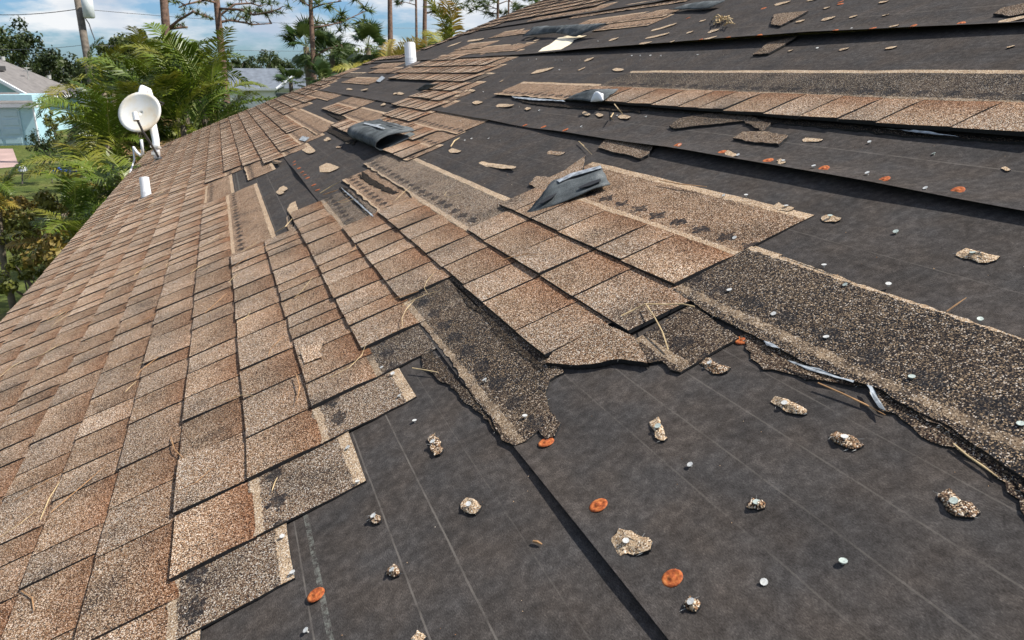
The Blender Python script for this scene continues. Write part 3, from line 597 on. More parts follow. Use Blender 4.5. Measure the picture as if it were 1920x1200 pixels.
for i, (x0, y0, x1, y1, w, nl) in enumerate(SCR):
    (a0, b0), (a1, b1) = rp(x0, y0), rp(x1, y1); rg = random.Random(i*13+5)
    dx, dy = a1-a0, b1-b0; l = math.hypot(dx, dy); ux, uy = dx/l, dy/l
    if y0 < 450: w = min(w*.6, l*.5)
    w = w*.72 if y0 > 450 else w
    n = 12; vx, vy = -uy, ux                                   # straight upper edge, ragged torn lower edge
    if vy < 0: vx, vy = -vx, -vy
    off = [(-.5, .5), (-.18, .5), (.15, .47), (.47, .42), (.5, .1)] + [(.5*math.cos(q*math.pi/6), -.5*math.sin(q*math.pi/6)*rg.uniform(.6, 1.1)) for q in range(1, 6)] + [(-.5, 0)]
    pts = [((a0+a1)/2+ux*p*l+vx*q*w, (b0+b1)/2+uy*p*l+vy*q*w) for p, q in off]
    base = (.0016 if y0 > 230 else .004) + zfelt((a0+a1)/2, (b0+b1)/2); tilt = rg.uniform(.02, .10) if w < .05 else rg.uniform(.01, .04)
    cm = ((a0+a1)/2, (b0+b1)/2); o = jag(pts, .005, .007 if y0 > 500 else .03, i)
    zf = lambda a, b: max(.0018, base + .6*tilt*((a-cm[0])*ux+(b-cm[1])*uy) + 1.2*tilt*((a-cm[0])*vx+(b-cm[1])*vy) + .002)
    m = MB(); v = rg.uniform(1.0, 1.3)
    if y0 > 450:                                              # crumpled granule-covered lump with frayed mat round it
        q_ = len(o); rings = []; stv = rg.choice((.5, 2.4))
        for s_, h_ in ((1, 0), (.72, .0035), (.38, .0055)):
            ring = []
            for a, b in o:
                a2, b2 = cm[0]+(a-cm[0])*s_, cm[1]+(b-cm[1])*s_
                z = zf(a2, b2)+h_*(.45+.9*noise.noise((a2*70, b2*70, i)))+.0012*noise.noise((a2*190, b2*190, i))
                ring.append((m.pt(roof(a2, b2, max(.0012, z))), (a2, b2)))
            rings.append(ring)
        lo_ = [m.pt(roof(a, b, max(0, zf(a, b)-.004))) for a, b in o]
        cc = (v, v*.96, v*.9, 0)
        for r0, r1 in zip(rings, rings[1:]):
            for q in range(q_):
                p4 = [r0[q], r0[(q+1) % q_], r1[(q+1) % q_], r1[q]]; m.face([p[0] for p in p4], 0, uv=[p[1] for p in p4], st=[(0, stv)]*4, c=[cc]*4)
        m.face([p[0] for p in rings[-1]], 0, uv=[p[1] for p in rings[-1]], st=[(0, stv)]*q_, c=[cc]*q_)
        for q in range(q_):
            m.face((lo_[q], lo_[(q+1) % q_], rings[0][(q+1) % q_][0], rings[0][q][0]), 1)
            if rg.random() < .5:
                a, b = o[q]; t_ = rg.uniform(0, 6.28); l_ = rg.uniform(.003, .009); w_ = Vector((0, .0004, .0003)); p_ = roof(a, b, zf(a, b)-.001)
                m.face([m.pt(p_-w_), m.pt(p_+w_), m.pt(roof(a+math.cos(t_)*l_, b+math.sin(t_)*l_, max(.001, zf(a, b)+rg.uniform(-.002, .003))))], 2)
    else: slab(m, o, zf, lambda a, b: min(.003, zf(a, b)), 0, (v, v*.96, v*.9, 0), None, rg.choice((.5, 2.4, 2.4)) if y0 > 230 else 2.4)
    so_ = m.build('shingle_scrap', [mat_strip, mat_edge, mat_fibre], house)
    if nl: nail(x0+(x1-x0)*.3, y0+(y1-y0)*.45, rg.choice((0, 2)), .004 + zfelt((a0+a1)/2, (b0+b1)/2), so_)
# loose granules washed onto the felt
m = MB()
for i in range(700):
    a = R.uniform(.5, 4.5); b = R.uniform(-.3, 2.0)
    if b < .55 and a > 1.0 and b > .1: continue
    if b < .1 and a > 1.1: continue
    s = R.choice((.0006, .0008, .0011)); p = roof(a, b, .0018)
    q = [m.pt(p+roof(s*math.cos(t), s*math.sin(t), 0)) for t in (0, 2.1, 4.2)]; tp = m.pt(p+roof(0, 0, s))
    c = R.choice([(2.2, 2.1, 1.9, 0), (1.5, 1.2, .9, 0)])
    for x, y in ((0, 1), (1, 2), (2, 0)): m.face((q[x], q[y], tp), 0, uv=[(a, b)]*3, c=[c]*3)
props(m.build('loose_granules', [mat_gran], house), kind='stuff')
# pine needles and twigs lying loose
def needle(pts, r, mat, label, group=None, name='pine_needle', cat='pine needle'):
    m = MB(); m.tube(pts, [r*.8]+[r]*(len(pts)-2)+[r*.4], 5); o = m.build(name, mat); return props(o, label, cat, group)
def pn(px, zs, r=.0011): 
    out = []
    for (x, y), z in zip(px, zs):
        r_ = vp(x, y, 1)-CAM; nn = roof(0, 0, 1); t = (nn.dot(roof(0, 0, z))-nn.dot(CAM))/nn.dot(r_); out.append(CAM+r_*t)
    return out
TW = 'pine twig'
m = MB(); m.tube(pn([(1165, 592), (1190, 580), (1210, 570), (1250, 571), (1280, 570), (1302, 575)], [.018, .02, .024, .020, .018, .016]), .0013, 5); m.tube(pn([(1211, 570), (1226, 592), (1242, 622), (1253, 656)], [.024, .028, .022, .013]), .0012, 5)
props(m.build('pine_twig', mat_needle2), 'forked straw-coloured twig lying over the broken triangular shingle', TW)
for px, zs, r, mt, lb in [([(1534, 718), (1580, 738), (1622, 758), (1660, 778)], [.010, .008, .006, .004], .0013, mat_needle, 'reddish twig sticking out over the felt below the dark torn lap'), ([(1788, 832), (1815, 855), (1845, 875), (1872, 895)], [.007, .006, .006, .006], .0013, mat_needle2, 'straight pale straw poking from under the torn layers at far right'),
                           ([(1775, 584), (1792, 572), (1812, 558)], [.01, .012, .014], .0012, mat_needle, 'short orange needle standing at the cream edge of the dark lap'), ([(773, 690), (798, 694), (822, 698)], [.01, .009, .008], .0014, mat_needle2, 'short whitish straw beside the torn dark tongue'),
                           ([(1000, 1015), (1008, 1016), (1016, 1020)], [.003, .004, .003], .0022, mat_needle, 'tiny rust-brown twig alone on the near felt'), ([(1150, 212), (1145, 220), (1150, 226)], [.02, .03, .01], .0025, mat_needle2, 'curved pale straw hanging below the white film scrap'), ([(1152, 195), (1160, 205), (1168, 214)], [.02, .03, .01], .0025, mat_needle2, 'bent straw just right of the curved pale straw'),
                           ([(1237, 338), (1275, 345), (1325, 350)], [.014]*3, .0016, mat_needle, 'long orange needle along the edge of the big tan lap'), ([(75, 975), (92, 935), (115, 898)], [.016, .018, .014], .0013, mat_needle2, 'bright straight straw across two shingles at lower left'), ([(320, 820), (327, 842), (350, 866)], [.016, .018, .014], .0012, mat_needle, 'curved orange needle on a shingle left of the torn edge'), ([(40, 1108), (60, 1120), (64, 1145)], [.016]*3, .0012, mat_needle, 'short hooked orange needle in the bottom left corner'),
                           ([(510, 920), (515, 905), (520, 895)], [.012]*3, .0011, mat_needle2, 'tiny pale straw on a dark sealant patch'), ([(555, 700), (562, 725), (556, 755)], [.02]*3, .0012, mat_needle, 'curved needle hanging down a tan shingle'), ([(1095, 273), (1085, 265), (1110, 290)], [.01]*3, .0012, mat_needle2, 'thin straw near a torn scrap by the second seam'), ([(845, 275), (852, 264), (862, 258)], [.01, .01, .01], .003, mat_needle2, 'straw leaning on felt right of the curled shingle'),
                           ([(600, 362), (620, 350), (638, 340)], [.012, .02, .03], .0025, mat_needle2, 'pale straw pointing up beside the bare felt hole'), ([(606, 365), (622, 360), (634, 356)], [.012, .02, .03], .0025, mat_needle, 'orange straw just under the pale straw beside the felt hole'), ([(515, 436), (535, 425), (548, 410)], [.012, .02, .02], .002, mat_needle2, 'pale straw at the lower tip of the felt hole')]:
    o = needle(pn(px, zs), r, mt, lb, name='pine_twig' if 'twig' in lb else 'pine_needle', cat='twig' if 'twig' in lb else 'pine needle')
rg = random.Random(21); cnt = 0
while cnt < 90:
    a = rg.uniform(1.3, 7.5); b = rg.uniform(-1.3, .5)
    x, y, d = pix(roof(a, b)); 
    if not (5 < x < 1250 and y < 1180) or (b > -.25 and a > 3.4) or (b > -.15-(1.6-a)*.5 and a < 1.6): continue
    ang = rg.gauss(.9, .5)*rg.choice((1, 1, -1)); l = rg.uniform(.05, .15); bend = rg.uniform(-.25, .25); pts = []
    for t in (-1, -.33, .33, 1): pts.append(roof(a+math.cos(ang)*l/2*t - math.sin(ang)*bend*l*t*t, b+math.sin(ang)*l/2*t + math.cos(ang)*bend*l*t*t, .0185+.003*rg.random()))
    needle(pts, rg.uniform(.0006, .001), rg.choice((mat_needle, mat_needle2)), 'dry pine needle lying on the tan shingles', 'pine needles scattered over the shingles'); cnt += 1
# straw tuft near the top
m = MB(); rg = random.Random(3)
for i in range(22):
    x = 1355+rg.uniform(-14, 16); y = 38+rg.uniform(-6, 8)
    m.tube(pn([(x-rg.uniform(2, 9), y+rg.uniform(-1, 5)), (x, y-rg.uniform(0, 6)), (x+rg.uniform(2, 9), y-rg.uniform(-4, 5))], [.012, .03, .015]), .0022, 4)
props(m.build('straw_tuft', mat_needle2), 'small tuft of tangled yellow straw on the upper felt', 'straw')

# pipes and dish --------------------------------------------------------------
def pipe(base_px, top_px, r, label, lean=0):
    a, b = rp(*base_px); p0 = roof(a, b, 0); d = pix(p0)[2]; p1 = vp(*top_px, d)
    o = empty('vent_pipe', p0, label, 'vent pipe')
    m = MB(); m.tube([p0-(p1-p0)*.1, p1], r, 20, cap=False); m.tube([p1, p0+(p1-p0)*.3], r*.86, 20, cap=False)
    rr = [m.pt(p1+Vector((r*math.cos(t*.314), r*math.sin(t*.314), 0))) for t in range(20)]; ri = [m.pt(p1+Vector((r*.86*math.cos(t*.314), r*.86*math.sin(t*.314), 0))) for t in range(20)]
    for i in range(20): m.face((rr[i], rr[(i+1) % 20], ri[(i+1) % 20], ri[i]))
    m.build('pipe', mat_white, o, smooth=False)
    m = MB(); 
    for i in range(4): q = p0+(p1-p0)*(.04+.075*i); m.tube([q, q+(p1-p0)*.045], r*1.06, 20)
    m.build('collar', mat_white, o)
    m = MB(); m.tube([p0-(p1-p0).normalized()*.0, p0+roof(0, 0, .02)], [r*1.9, r*1.15], 18); m.build('boot', simple('boot rubber', (.10, .08, .07), .8), o)
pipe((275, 372), (270, 333), .037, 'short white vent pipe near the eave in front of the satellite dish')
pipe((771, 123), (768, 82), .058, 'white vent pipe rising from the far tabs by the roof edge')
a, b = rp(297, 302); P0 = roof(a, b); D0 = pix(P0)[2]
dish = empty('satellite_dish', P0, 'round white satellite dish on a curved mast at the far eave corner', 'satellite dish')
m = MB(); C0 = vp(260, 209, D0-.05); nrmv = (-(FWD)*.93 + UP*.10 - RIGHT*.06).normalized()
ax = nrmv.orthogonal().normalized(); ax = (RIGHT - nrmv*RIGHT.dot(nrmv)).normalized(); ay = nrmv.cross(ax)
RD = .262; rings = []
for i in range(8):
    r = RD*i/7; z = .036*(i/7)**2
    rings.append([m.pt(C0 - nrmv*.05 + nrmv*z + (ax*math.cos(6.2832*j/32) + ay*.94*math.sin(6.2832*j/32))*max(r, .002)) for j in range(32)])
for p, q in zip(rings, rings[1:]):
    for j in range(32): m.face((p[j], q[j], q[(j+1) % 32], p[(j+1) % 32]))
def dish_mat():
    t = NT('dish paint', .45, .4); tc = t.n('ShaderNodeTexCoord'); nz = t.n('ShaderNodeTexNoise', Scale=5.0, Detail=4.0); t.link(tc.outputs['Object'], nz.inputs['Vector'])
    t.col(t.ramp(nz.outputs[0], [(.38, (.80, .79, .75)), (.55, (.80, .73, .60)), (.74, (.70, .52, .32))])); return t.m
o = m.build('reflector', dish_mat(), dish, smooth=True); q = o.modifiers.new('t', 'SOLIDIFY'); q.thickness = .008; q.offset = -1
m = MB(); m.tube([P0+roof(0, 0, .03), vp(292, 262, D0+.02), vp(285, 228, D0+.10), vp(281, 200, D0+.17), vp(279, 182, D0+.20), vp(275, 171, D0+.18), vp(269, 168, D0+.13), vp(265, 176, D0+.10), C0-nrmv*.075], [.038, .042, .045, .05, .056, .058, .056, .04, .012], 14); m.build('mast', mat_white, dish, smooth=True)
m = MB(); m.box(P0+roof(0, 0, .012), roof(.075, 0, 0), roof(0, .055, 0), roof(0, 0, .010)); m.build('foot', mat_dgrey, dish)
m = MB(); m.box(vp(292, 276, D0-.02), RIGHT*.045, UP*.012, FWD*.045); m.box(vp(292, 288, D0-.02), RIGHT*.04, UP*.02, FWD*.03); m.build('clamp', mat_nail, dish)
m = MB(); m.tube([vp(297, 294, D0-.04), vp(282, 268, D0-.2), vp(268, 247, D0-.33), vp(258, 226, D0-.42)], .0135, 8); m.build('arm', mat_dgrey, dish)
m = MB(); q0 = vp(254, 218, D0-.43); q1 = vp(256, 226, D0-.43); m.tube([q0+(q0-q1)*.9, q1], [.028, .034], 10); m.build('receiver', mat_white, dish)
m = MB(); m.tube([vp(265, 262, D0-.2), vp(267, 280, D0-.15), vp(268, 288, D0-.12), vp(264, 292, D0-.1), vp(257, 286, D0-.08), vp(250, 276, D0-.05)], .016, 9); m.tube([vp(250, 276, D0-.05), vp(252, 300, D0-.05), vp(246, 318, D0-.1), vp(238, 338, D0-.3)], .010, 7); m.build('conduit', mat_white, dish, smooth=True)
m = MB(); m.tube([vp(292, 187, D0+.1), vp(303, 192, D0+.1), vp(308, 193, D0+.1), vp(300, 199, D0+.1)], .008, 6); m.build('cable', mat_dgrey, dish)

# ------------------------------------------------------------------ vegetation
def leafmat(name, cols, trans=.35, rough=.5, hue=.25):
    t = NT(name, rough, .35); oi = t.n('ShaderNodeObjectInfo'); tc = t.n('ShaderNodeTexCoord')
    nz = t.n('ShaderNodeTexNoise', Scale=1.3, Detail=3.0); t.link(tc.outputs['Object'], nz.inputs['Vector'])
    f = t.math('ADD', t.math('MULTIPLY', oi.outputs['Random'], .55), t.math('MULTIPLY', nz.outputs[0], .5))
    c = t.ramp(f, [(i/(len(cols)-1)*.7+.15, x) for i, x in enumerate(cols)]); t.col(c)
    tr = t.n('ShaderNodeBsdfTranslucent'); t.link(c, tr.inputs[0]); ms = t.n('ShaderNodeMixShader', Fac=trans)
    o = t.N['Material Output']; t.link(t.p.outputs[0], ms.inputs[1]); t.link(tr.outputs[0], ms.inputs[2]); t.link(ms.outputs[0], o.inputs[0]); return t.m
mat_palm = leafmat('palm leaf', [(.028, .056, .006), (.07, .11, .009), (.125, .17, .014), (.21, .18, .026)], .18, .36)
mat_palmy = leafmat('yellowing palm leaf', [(.20, .21, .025), (.34, .27, .035), (.30, .19, .05)], .25)
mat_sabal = leafmat('fan palm leaf', [(.025, .055, .014), (.045, .085, .022), (.08, .11, .03)], .3)
mat_pine = leafmat('pine foliage', [(.03, .055, .010), (.06, .09, .012), (.11, .13, .018)], .25)
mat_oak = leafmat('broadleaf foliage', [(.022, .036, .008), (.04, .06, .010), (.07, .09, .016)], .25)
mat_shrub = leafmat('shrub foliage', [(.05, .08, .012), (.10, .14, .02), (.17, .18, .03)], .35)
mat_dry = leafmat('dry undergrowth', [(.10, .12, .018), (.20, .18, .03), (.28, .17, .045)], .25)
mat_rachis = simple('palm stalk', (.20, .22, .05), .5, .2, 4); mat_bark = simple('pine bark', (.14, .085, .06), .95, .5, 9, bump=.03); mat_trunk = simple('palm trunk', (.16, .13, .09), .9, .35, 9, bump=.02)
mat_deadwood = simple('grey bark', (.15, .125, .10), .95, .4, 6)
def frond(L_, arch, nl, ll, seed, mat, wid=.050, lift_=.75):
    rg = random.Random(seed); m = MB(); pts = []; ang = lift_+rg.uniform(-.1, .1); p = Vector((0, 0, 0)); n = 14; side = rg.uniform(-.1, .1)
    for i in range(n+1):
        pts.append(p.copy()); an = ang-arch*(i/n)**1.3
        p = p + Vector((math.cos(an), side*(i/n), math.sin(an)))*(L_/n)
    m.tube(pts, [.018*(1-.85*i/n)+.003 for i in range(n+1)], 4, 1)
    for i in range(nl):
        t = .16+.84*i/nl; q = t*n; j = min(n-1, int(q)); p = pts[j].lerp(pts[j+1], q-j); tv = (pts[j+1]-pts[j]).normalized(); sv = tv.cross(Vector((0, 0, 1))).normalized(); uv_ = sv.cross(tv)
        l = ll*(math.sin(math.pi*min(1, t*.86+.12))**.6)*rg.uniform(.82, 1.1)
        for s in (-1, 1):
            d = (tv*rg.uniform(.45, .75) + sv*s + uv_*rg.uniform(.10, .42)).normalized(); w = tv*wid*.5*rg.uniform(.8, 1.2)
            m1 = p+d*l*.5; tip = p+d*l*.95 + Vector((0, 0, -l*rg.uniform(.12, .38)))
            if rg.random() < .04: continue
            a0, a1, b0, b1, c = m.pt(p-w*.6), m.pt(p+w*.6), m.pt(m1-w), m.pt(m1+w), m.pt(tip)
            m.face((a0, a1, b1, b0), 0); m.face((b0, b1, c), 0)
    return m.build('frond', [mat, mat_rachis], data=True)
FR = [frond(2.4, 1.5, 40, .74, 1, mat_palm), frond(2.2, 1.9, 36, .70, 2, mat_palm), frond(2.6, 1.1, 42, .74, 3, mat_palm), frond(2.0, 2.2, 34, .66, 4, mat_palm), frond(2.3, 1.7, 40, .74, 5, mat_palm)]
mat_dead = leafmat('dead palm leaf', [(.20, .13, .05), (.28, .19, .08), (.16, .10, .05)], .15)
FRD = frond(2.1, 2.4, 34, .6, 11, mat_dead)
FRY = [frond(2.4, 1.5, 46, .6, 6, mat_palmy), frond(2.2, 1.2, 46, .55, 7, mat_palmy)]
def palm(crown, n, sc_, label, seed, meshes=FR, up=.0, stems=3, az0=None, spread=6.2832, group='feather palms beside the eave'):
    rg = random.Random(seed); g = Vector((crown.x, crown.y, GZ)); o = empty('palm_tree', g, label, 'palm tree', group)
    for s in range(stems):
        m = MB(); q = g+Vector((rg.uniform(-.35, .35), rg.uniform(-.35, .35), 0)); t = crown+Vector((rg.uniform(-.15, .15), rg.uniform(-.15, .15), rg.uniform(-.5, .1)))
        m.tube([q, q.lerp(t, .5)+Vector((rg.uniform(-.1, .1), 0, 0)), t], [.06, .05, .045], 7); m.build('trunk', mat_trunk, o, smooth=True)
    for i in range(n):
        az = (az0 or 0)+spread*(i/n-.5*(az0 is not None))+rg.uniform(-.25, .25); 
        tilt = rg.uniform(-.75, .45)-up*rg.random()
        c = crown+Vector((rg.uniform(-.2, .2), rg.uniform(-.2, .2), rg.uniform(-.6, .05)))
        dead = meshes is not FRY and rg.random() < .16; inst(FRD if dead else rg.choice(meshes), 'frond', c, (rg.uniform(-.45, .45), .6 if dead else tilt, az), sc_*rg.uniform(.75, 1.1), o)
palms = [((212, 178), 13.5, 9, .60, 'tall upright feather palm right of the wooden utility pole', .8), ((335, 168), 14.0, 13, .68, 'broad feather palm arching over the slope behind the dish', .4), ((385, 185), 13.0, 11, .64, 'feather palm with fronds drooping to the right near the far house', .3), ((262, 235), 12.5, 11, .62, 'dense feather palm directly behind the satellite dish', .2),
         ((212, 255), 12.0, 11, .56, 'feather palm whose long frond reaches left across the blue house', .2), ((335, 235), 12.5, 11, .60, 'feather palm just right of the dish mast above the eave', .2), ((172, 350), 10.5, 10, .52, 'low feather palm over the lawn left of the dish', .0), ((210, 350), 9.4, 9, .42, 'bright low palm frond cluster touching the eave below the dish', .1),
         ((-15, 350), 12.0, 9, .36, 'feather palm at the left edge below the driveway', .2), ((165, 425), 9.3, 9, .42, 'shaded feather palm low against the eave', .0), ((440, 215), 14.0, 10, .36, 'small bright feather palm low behind the roof edge', .2), ((262, 178), 15.5, 10, .60, 'feather palm between the pole and the reddish pine trunk', .4), ((110, 410), 10.5, 8, .34, 'feather palm growing over dead yellow undergrowth', 0), ((205, 280), 11.5, 11, .55, 'feather palm low and left of the dish arm', .1)]
for i, ((x, y), d, n, s, lb, up) in enumerate(palms): palm(vp(x, y, d), int(n*1.35), s, lb, 40+i, up=up, stems=1 if 'edge' in lb else 3, meshes=(FRY+FR[:2] if 'yellow undergrowth' in lb else FR[:3]+FRY[:1] if 'left edge' in lb else FR))
# yellow palms beyond the rake
palm(vp(720, 132, 17), 6, .55, 'yellowing palm with fronds sagging along the far roof edge', 81, FRY, group='yellow palms')
palm(vp(845, 116, 20), 7, 1.05, 'yellow-green palm with two tall upright fronds above the roof edge', 82, [FRY[0], FR[2], FRY[1]], up=1.0, group='yellow palms')
def fanleaf(seed):
    rg = random.Random(seed); m = MB(); pet = .9; m.tube([(0, 0, 0), (pet*.5, 0, .05), (pet, 0, 0)], .012, 4, 1)
    for i in range(26):
        t = -2.3+4.6*i/25; r = .85*rg.uniform(.85, 1.1)*(1-.12*abs(t)); d = Vector((math.cos(t), math.sin(t), 0)); s = Vector((-d.y, d.x, 0))*.04; c = Vector((pet, 0, 0)); z = Vector((0, 0, -.16*r*rg.uniform(.5, 2)))
        a = [m.pt(c), m.pt(c+d*r*.55-s), m.pt(c+d*r*.55+s), m.pt(c+d*r+z)]; m.face((a[0], a[1], a[2])); m.face((a[1], a[3], a[2]))
    return m.build('fan_leaf', [mat_sabal, mat_rachis], data=True)
FAN = [fanleaf(i) for i in range(4)]
def sabal(crown, s, label, seed, n=26):
    rg = random.Random(seed); g = Vector((crown.x, crown.y, GZ)); o = empty('fan_palm', g, label, 'palm tree', 'fan palms beyond the roof')
    m = MB(); m.tube([g, g.lerp(crown, .5), crown], [.2*s, .17*s, .16*s], 9); m.build('trunk', mat_trunk, o, smooth=True)
    for i in range(n):
        inst(rg.choice(FAN), 'fan_leaf', crown, (rg.uniform(-.3, .3), rg.uniform(-1.35, .9), 2.4*i), s*rg.uniform(.8, 1.1), o)
sabal(vp(574, 88, 33), .78, 'tall fan palm just left of the slim pine trunk', 1); sabal(vp(622, 100, 32), .7, 'fan palm just right of the slim pine trunk', 2); sabal(vp(690, 90, 36), .8, 'fan palm with drooping leaves right of the bare pine branch', 3); sabal(vp(545, 155, 26), .42, 'short fan palm in front of the grey roofed house', 4, 18); sabal(vp(605, 145, 26), .42, 'low fan palm at the foot of the slim pine', 5)
sabal(vp(995, 12, 30), .5, 'fan palm tip beside the white stack at the roof top', 6, 18); sabal(vp(805, 105, 38), .55, 'fan palm half hidden behind the tall white vent pipe', 7)
def tuft(m, p, r, rg, n=22):
    for i in range(n):
        d = Vector((rg.gauss(0, 1), rg.gauss(0, 1), rg.gauss(.15, .8))).normalized(); l = r*rg.uniform(.6, 1.15); s = d.orthogonal().normalized()*r*.075
        a = [m.pt(p-s), m.pt(p+s), m.pt(p+d*l)]; m.face(a)
def pine(px, d, r, label, seed, limbs=(), top=13, kids=9, spread=1.0, tsz=.34):
    rg = random.Random(seed); (x0, y0), (x1, y1) = px; a = vp(x0, y0, d); b = vp(x1, y1, d); dr = (a-b); dr = dr/dr.z; g = b+dr*(GZ-b.z); g.z = GZ
    o = empty('pine_tree', g, label, 'pine tree', 'pines behind the roof'); tp = g+dr*(top)
    m = MB(); q = 10; m.tube([g+(tp-g)*(i/q)+Vector((.06*noise.noise((i, seed, 0)), .06*noise.noise((i, seed, 5)), 0)) for i in range(q+1)], [r*(1.15-.85*i/q) for i in range(q+1)], 9); m.build('trunk', mat_bark, o, smooth=True)
    for li, pts in enumerate(limbs):                          # limbs the photograph shows
        mm = MB(); w = [vp(x, y, d+dz) for x, y, dz in pts]; mm.tube(w, [r*.30*(1-.7*i/len(w)) for i in range(len(w))], 6); br = mm.build('branch', mat_bark, o, smooth=True)
        fm = MB(); tw = MB()
        for k_ in range(1, len(w)):
            for e in range(3 if k_ > 1 else 1):
                s = w[k_-1].lerp(w[k_], rg.random()); t = s+Vector((rg.uniform(-.7, .7), rg.uniform(-.7, .7), rg.uniform(-.25, .6)))*spread; tw.tube([s, s.lerp(t, .5)+Vector((0, 0, .06)), t], [.022, .016, .009], 4)
                for h in range(2): tuft(fm, t+Vector((rg.uniform(-.25, .25), rg.uniform(-.25, .25), rg.uniform(-.1, .2)))*spread, tsz, rg)
        props(tw.build('twig', mat_bark, br), kind='stuff'); fm.build('needles', mat_pine, br)
    fm = MB(); mm = MB()
    for i in range(kids*2):                                   # the crown above
        s = g.lerp(tp, rg.uniform(.72, 1)); az = rg.uniform(0, 6.28); l = rg.uniform(.8, 2.4); t = s+Vector((math.cos(az)*l, math.sin(az)*l, rg.uniform(0, .9))); mm.tube([s, s.lerp(t, .5)+Vector((0, 0, .15)), t], [.06, .04, .02], 5)
        for h in range(7): tuft(fm, s.lerp(t, rg.uniform(.4, 1.05))+Vector((rg.gauss(0, .3), rg.gauss(0, .3), rg.gauss(.1, .25))), .36, rg, 16)
    mm.build('limb', mat_bark, o); fm.build('crown', mat_pine, o)
pine(((307, 0), (316, 115)), 22, .15, 'leaning reddish pine trunk left of the branching pine', 1, [[(318, 52, 0), (335, 38, 0), (362, 22, -.3), (378, 28, -.5), (400, 36, -1)], [(316, 54, 0), (335, 52, .2), (352, 51, .3)]], spread=.15, tsz=.12)
pine(((405, -10), (414, 85)), 24, .13, 'pine with long tufted branches spreading right over the palms', 2, [[(411, 16, 0), (450, 18, -.6), (475, 28, -1), (500, 24, -1.4), (527, 16, -1.6)], [(413, 42, 0), (430, 38, .3), (455, 42, .5), (475, 46, .8), (510, 44, 1.2)], [(409, 6, 0), (385, 0, -.4), (350, 8, -.8), (335, 14, -1)], [(411, 30, 0), (440, 8, .5), (470, 6, .8), (490, 12, 1)]], spread=.55, tsz=.2, kids=7)
pine(((582, -5), (589, 152)), 30, .115, 'slim straight pine trunk between the fan palms', 3, [[(584, 16, 0), (605, 8, -.5), (640, 2, -1)], [(587, 52, 0), (612, 48, .4), (640, 42, .8), (665, 30, 1.2), (692, 18, 1.6)], [(584, 14, 0), (572, 6, .5), (555, -4, 1)], [(590, 106, 0), (610, 94, -.6), (637, 84, -1)]], spread=.8, tsz=.42)
pine(((731, -5), (732, 75)), 34, .15, 'thick straight bare pine trunk left of the white vent pipe', 4)
pine(((780, -5), (781, 72)), 44, .10, 'thinner pine trunk right behind the white vent pipe', 5, [[(781, 10, 0), (760, 4, 1), (750, 8, 1.5)]], spread=.5)
pine(((797, -5), (796, 80)), 38, .15, 'dark pine trunk next to a thinner one, with a side branch to the right', 6, [[(797, 25, 0), (812, 22, .2), (825, 24, .4), (838, 30, .6)]], spread=.5)
pine(((934, -5), (933, 40)), 40, .10, 'pine with loose needle tufts near the top of the roof', 7, [[(934, 18, 0), (915, 10, .4), (900, 14, .8), (888, 8, 1)], [(934, 8, 0), (950, 2, .5), (962, 4, 1)], [(934, 26, 0), (910, 22, .4), (884, 16, .8)]], spread=.9, tsz=.4)
pine(((954, -5), (953, 40)), 46, .085, 'thin pine trunk closest to the white stack', 8, [[(954, 20, 0), (948, 26, .4), (940, 30, .8)]], spread=.6)
def leafy(name, c, rx, rz_, label, seed, n, leaf, mat, trunk=True, group=None, cat='tree'):
    rg = random.Random(seed); g = Vector((c.x, c.y, GZ)); o = empty(name, g, label, cat, group)
    if trunk:
        m = MB(); tk = .08 if cat == 'tree' else .025; m.tube([g, g.lerp(c, .6), c], [rx*tk, rx*tk*.7, rx*tk*.4], 7)
        for i in range(6): t = c+Vector((rg.uniform(-.6, .6)*rx, rg.uniform(-.6, .6)*rx, rg.uniform(-.2, .7)*rz_)); m.tube([g.lerp(c, rg.uniform(.5, .9)), t], [rx*.035, rx*.01], 5)
        m.build('trunk', mat_deadwood, o)
    m = MB(); cl_ = []
    for i in range(34):
        while True:
            v = Vector((rg.uniform(-1, 1), rg.uniform(-1, 1), rg.uniform(-1, 1)))
            if v.length < 1: break
        cl_.append((c+Vector((v.x*rx, v.y*rx, v.z*rz_)), rg.uniform(.16, .36)*min(rx, rz_*1.3)))
    for i in range(n):
        q, r = rg.choice(cl_); d = Vector((rg.gauss(0, 1), rg.gauss(0, 1), rg.gauss(0, .8))).normalized()*r*rg.uniform(.5, 1.05); p = q+d
        nv = (d.normalized()+Vector((rg.uniform(-.8, .8), rg.uniform(-.8, .8), rg.uniform(-.3, .9)))).normalized(); s = nv.orthogonal().normalized(); s = Matrix.Rotation(rg.uniform(0, 6), 3, nv) @ s; t = nv.cross(s); l = leaf*rg.uniform(.6, 1.3)
        m.face([m.pt(p-s*l*.5), m.pt(p+t*l*.28), m.pt(p+s*l*.5), m.pt(p-t*l*.28)])
    m.build('crown', mat, o)
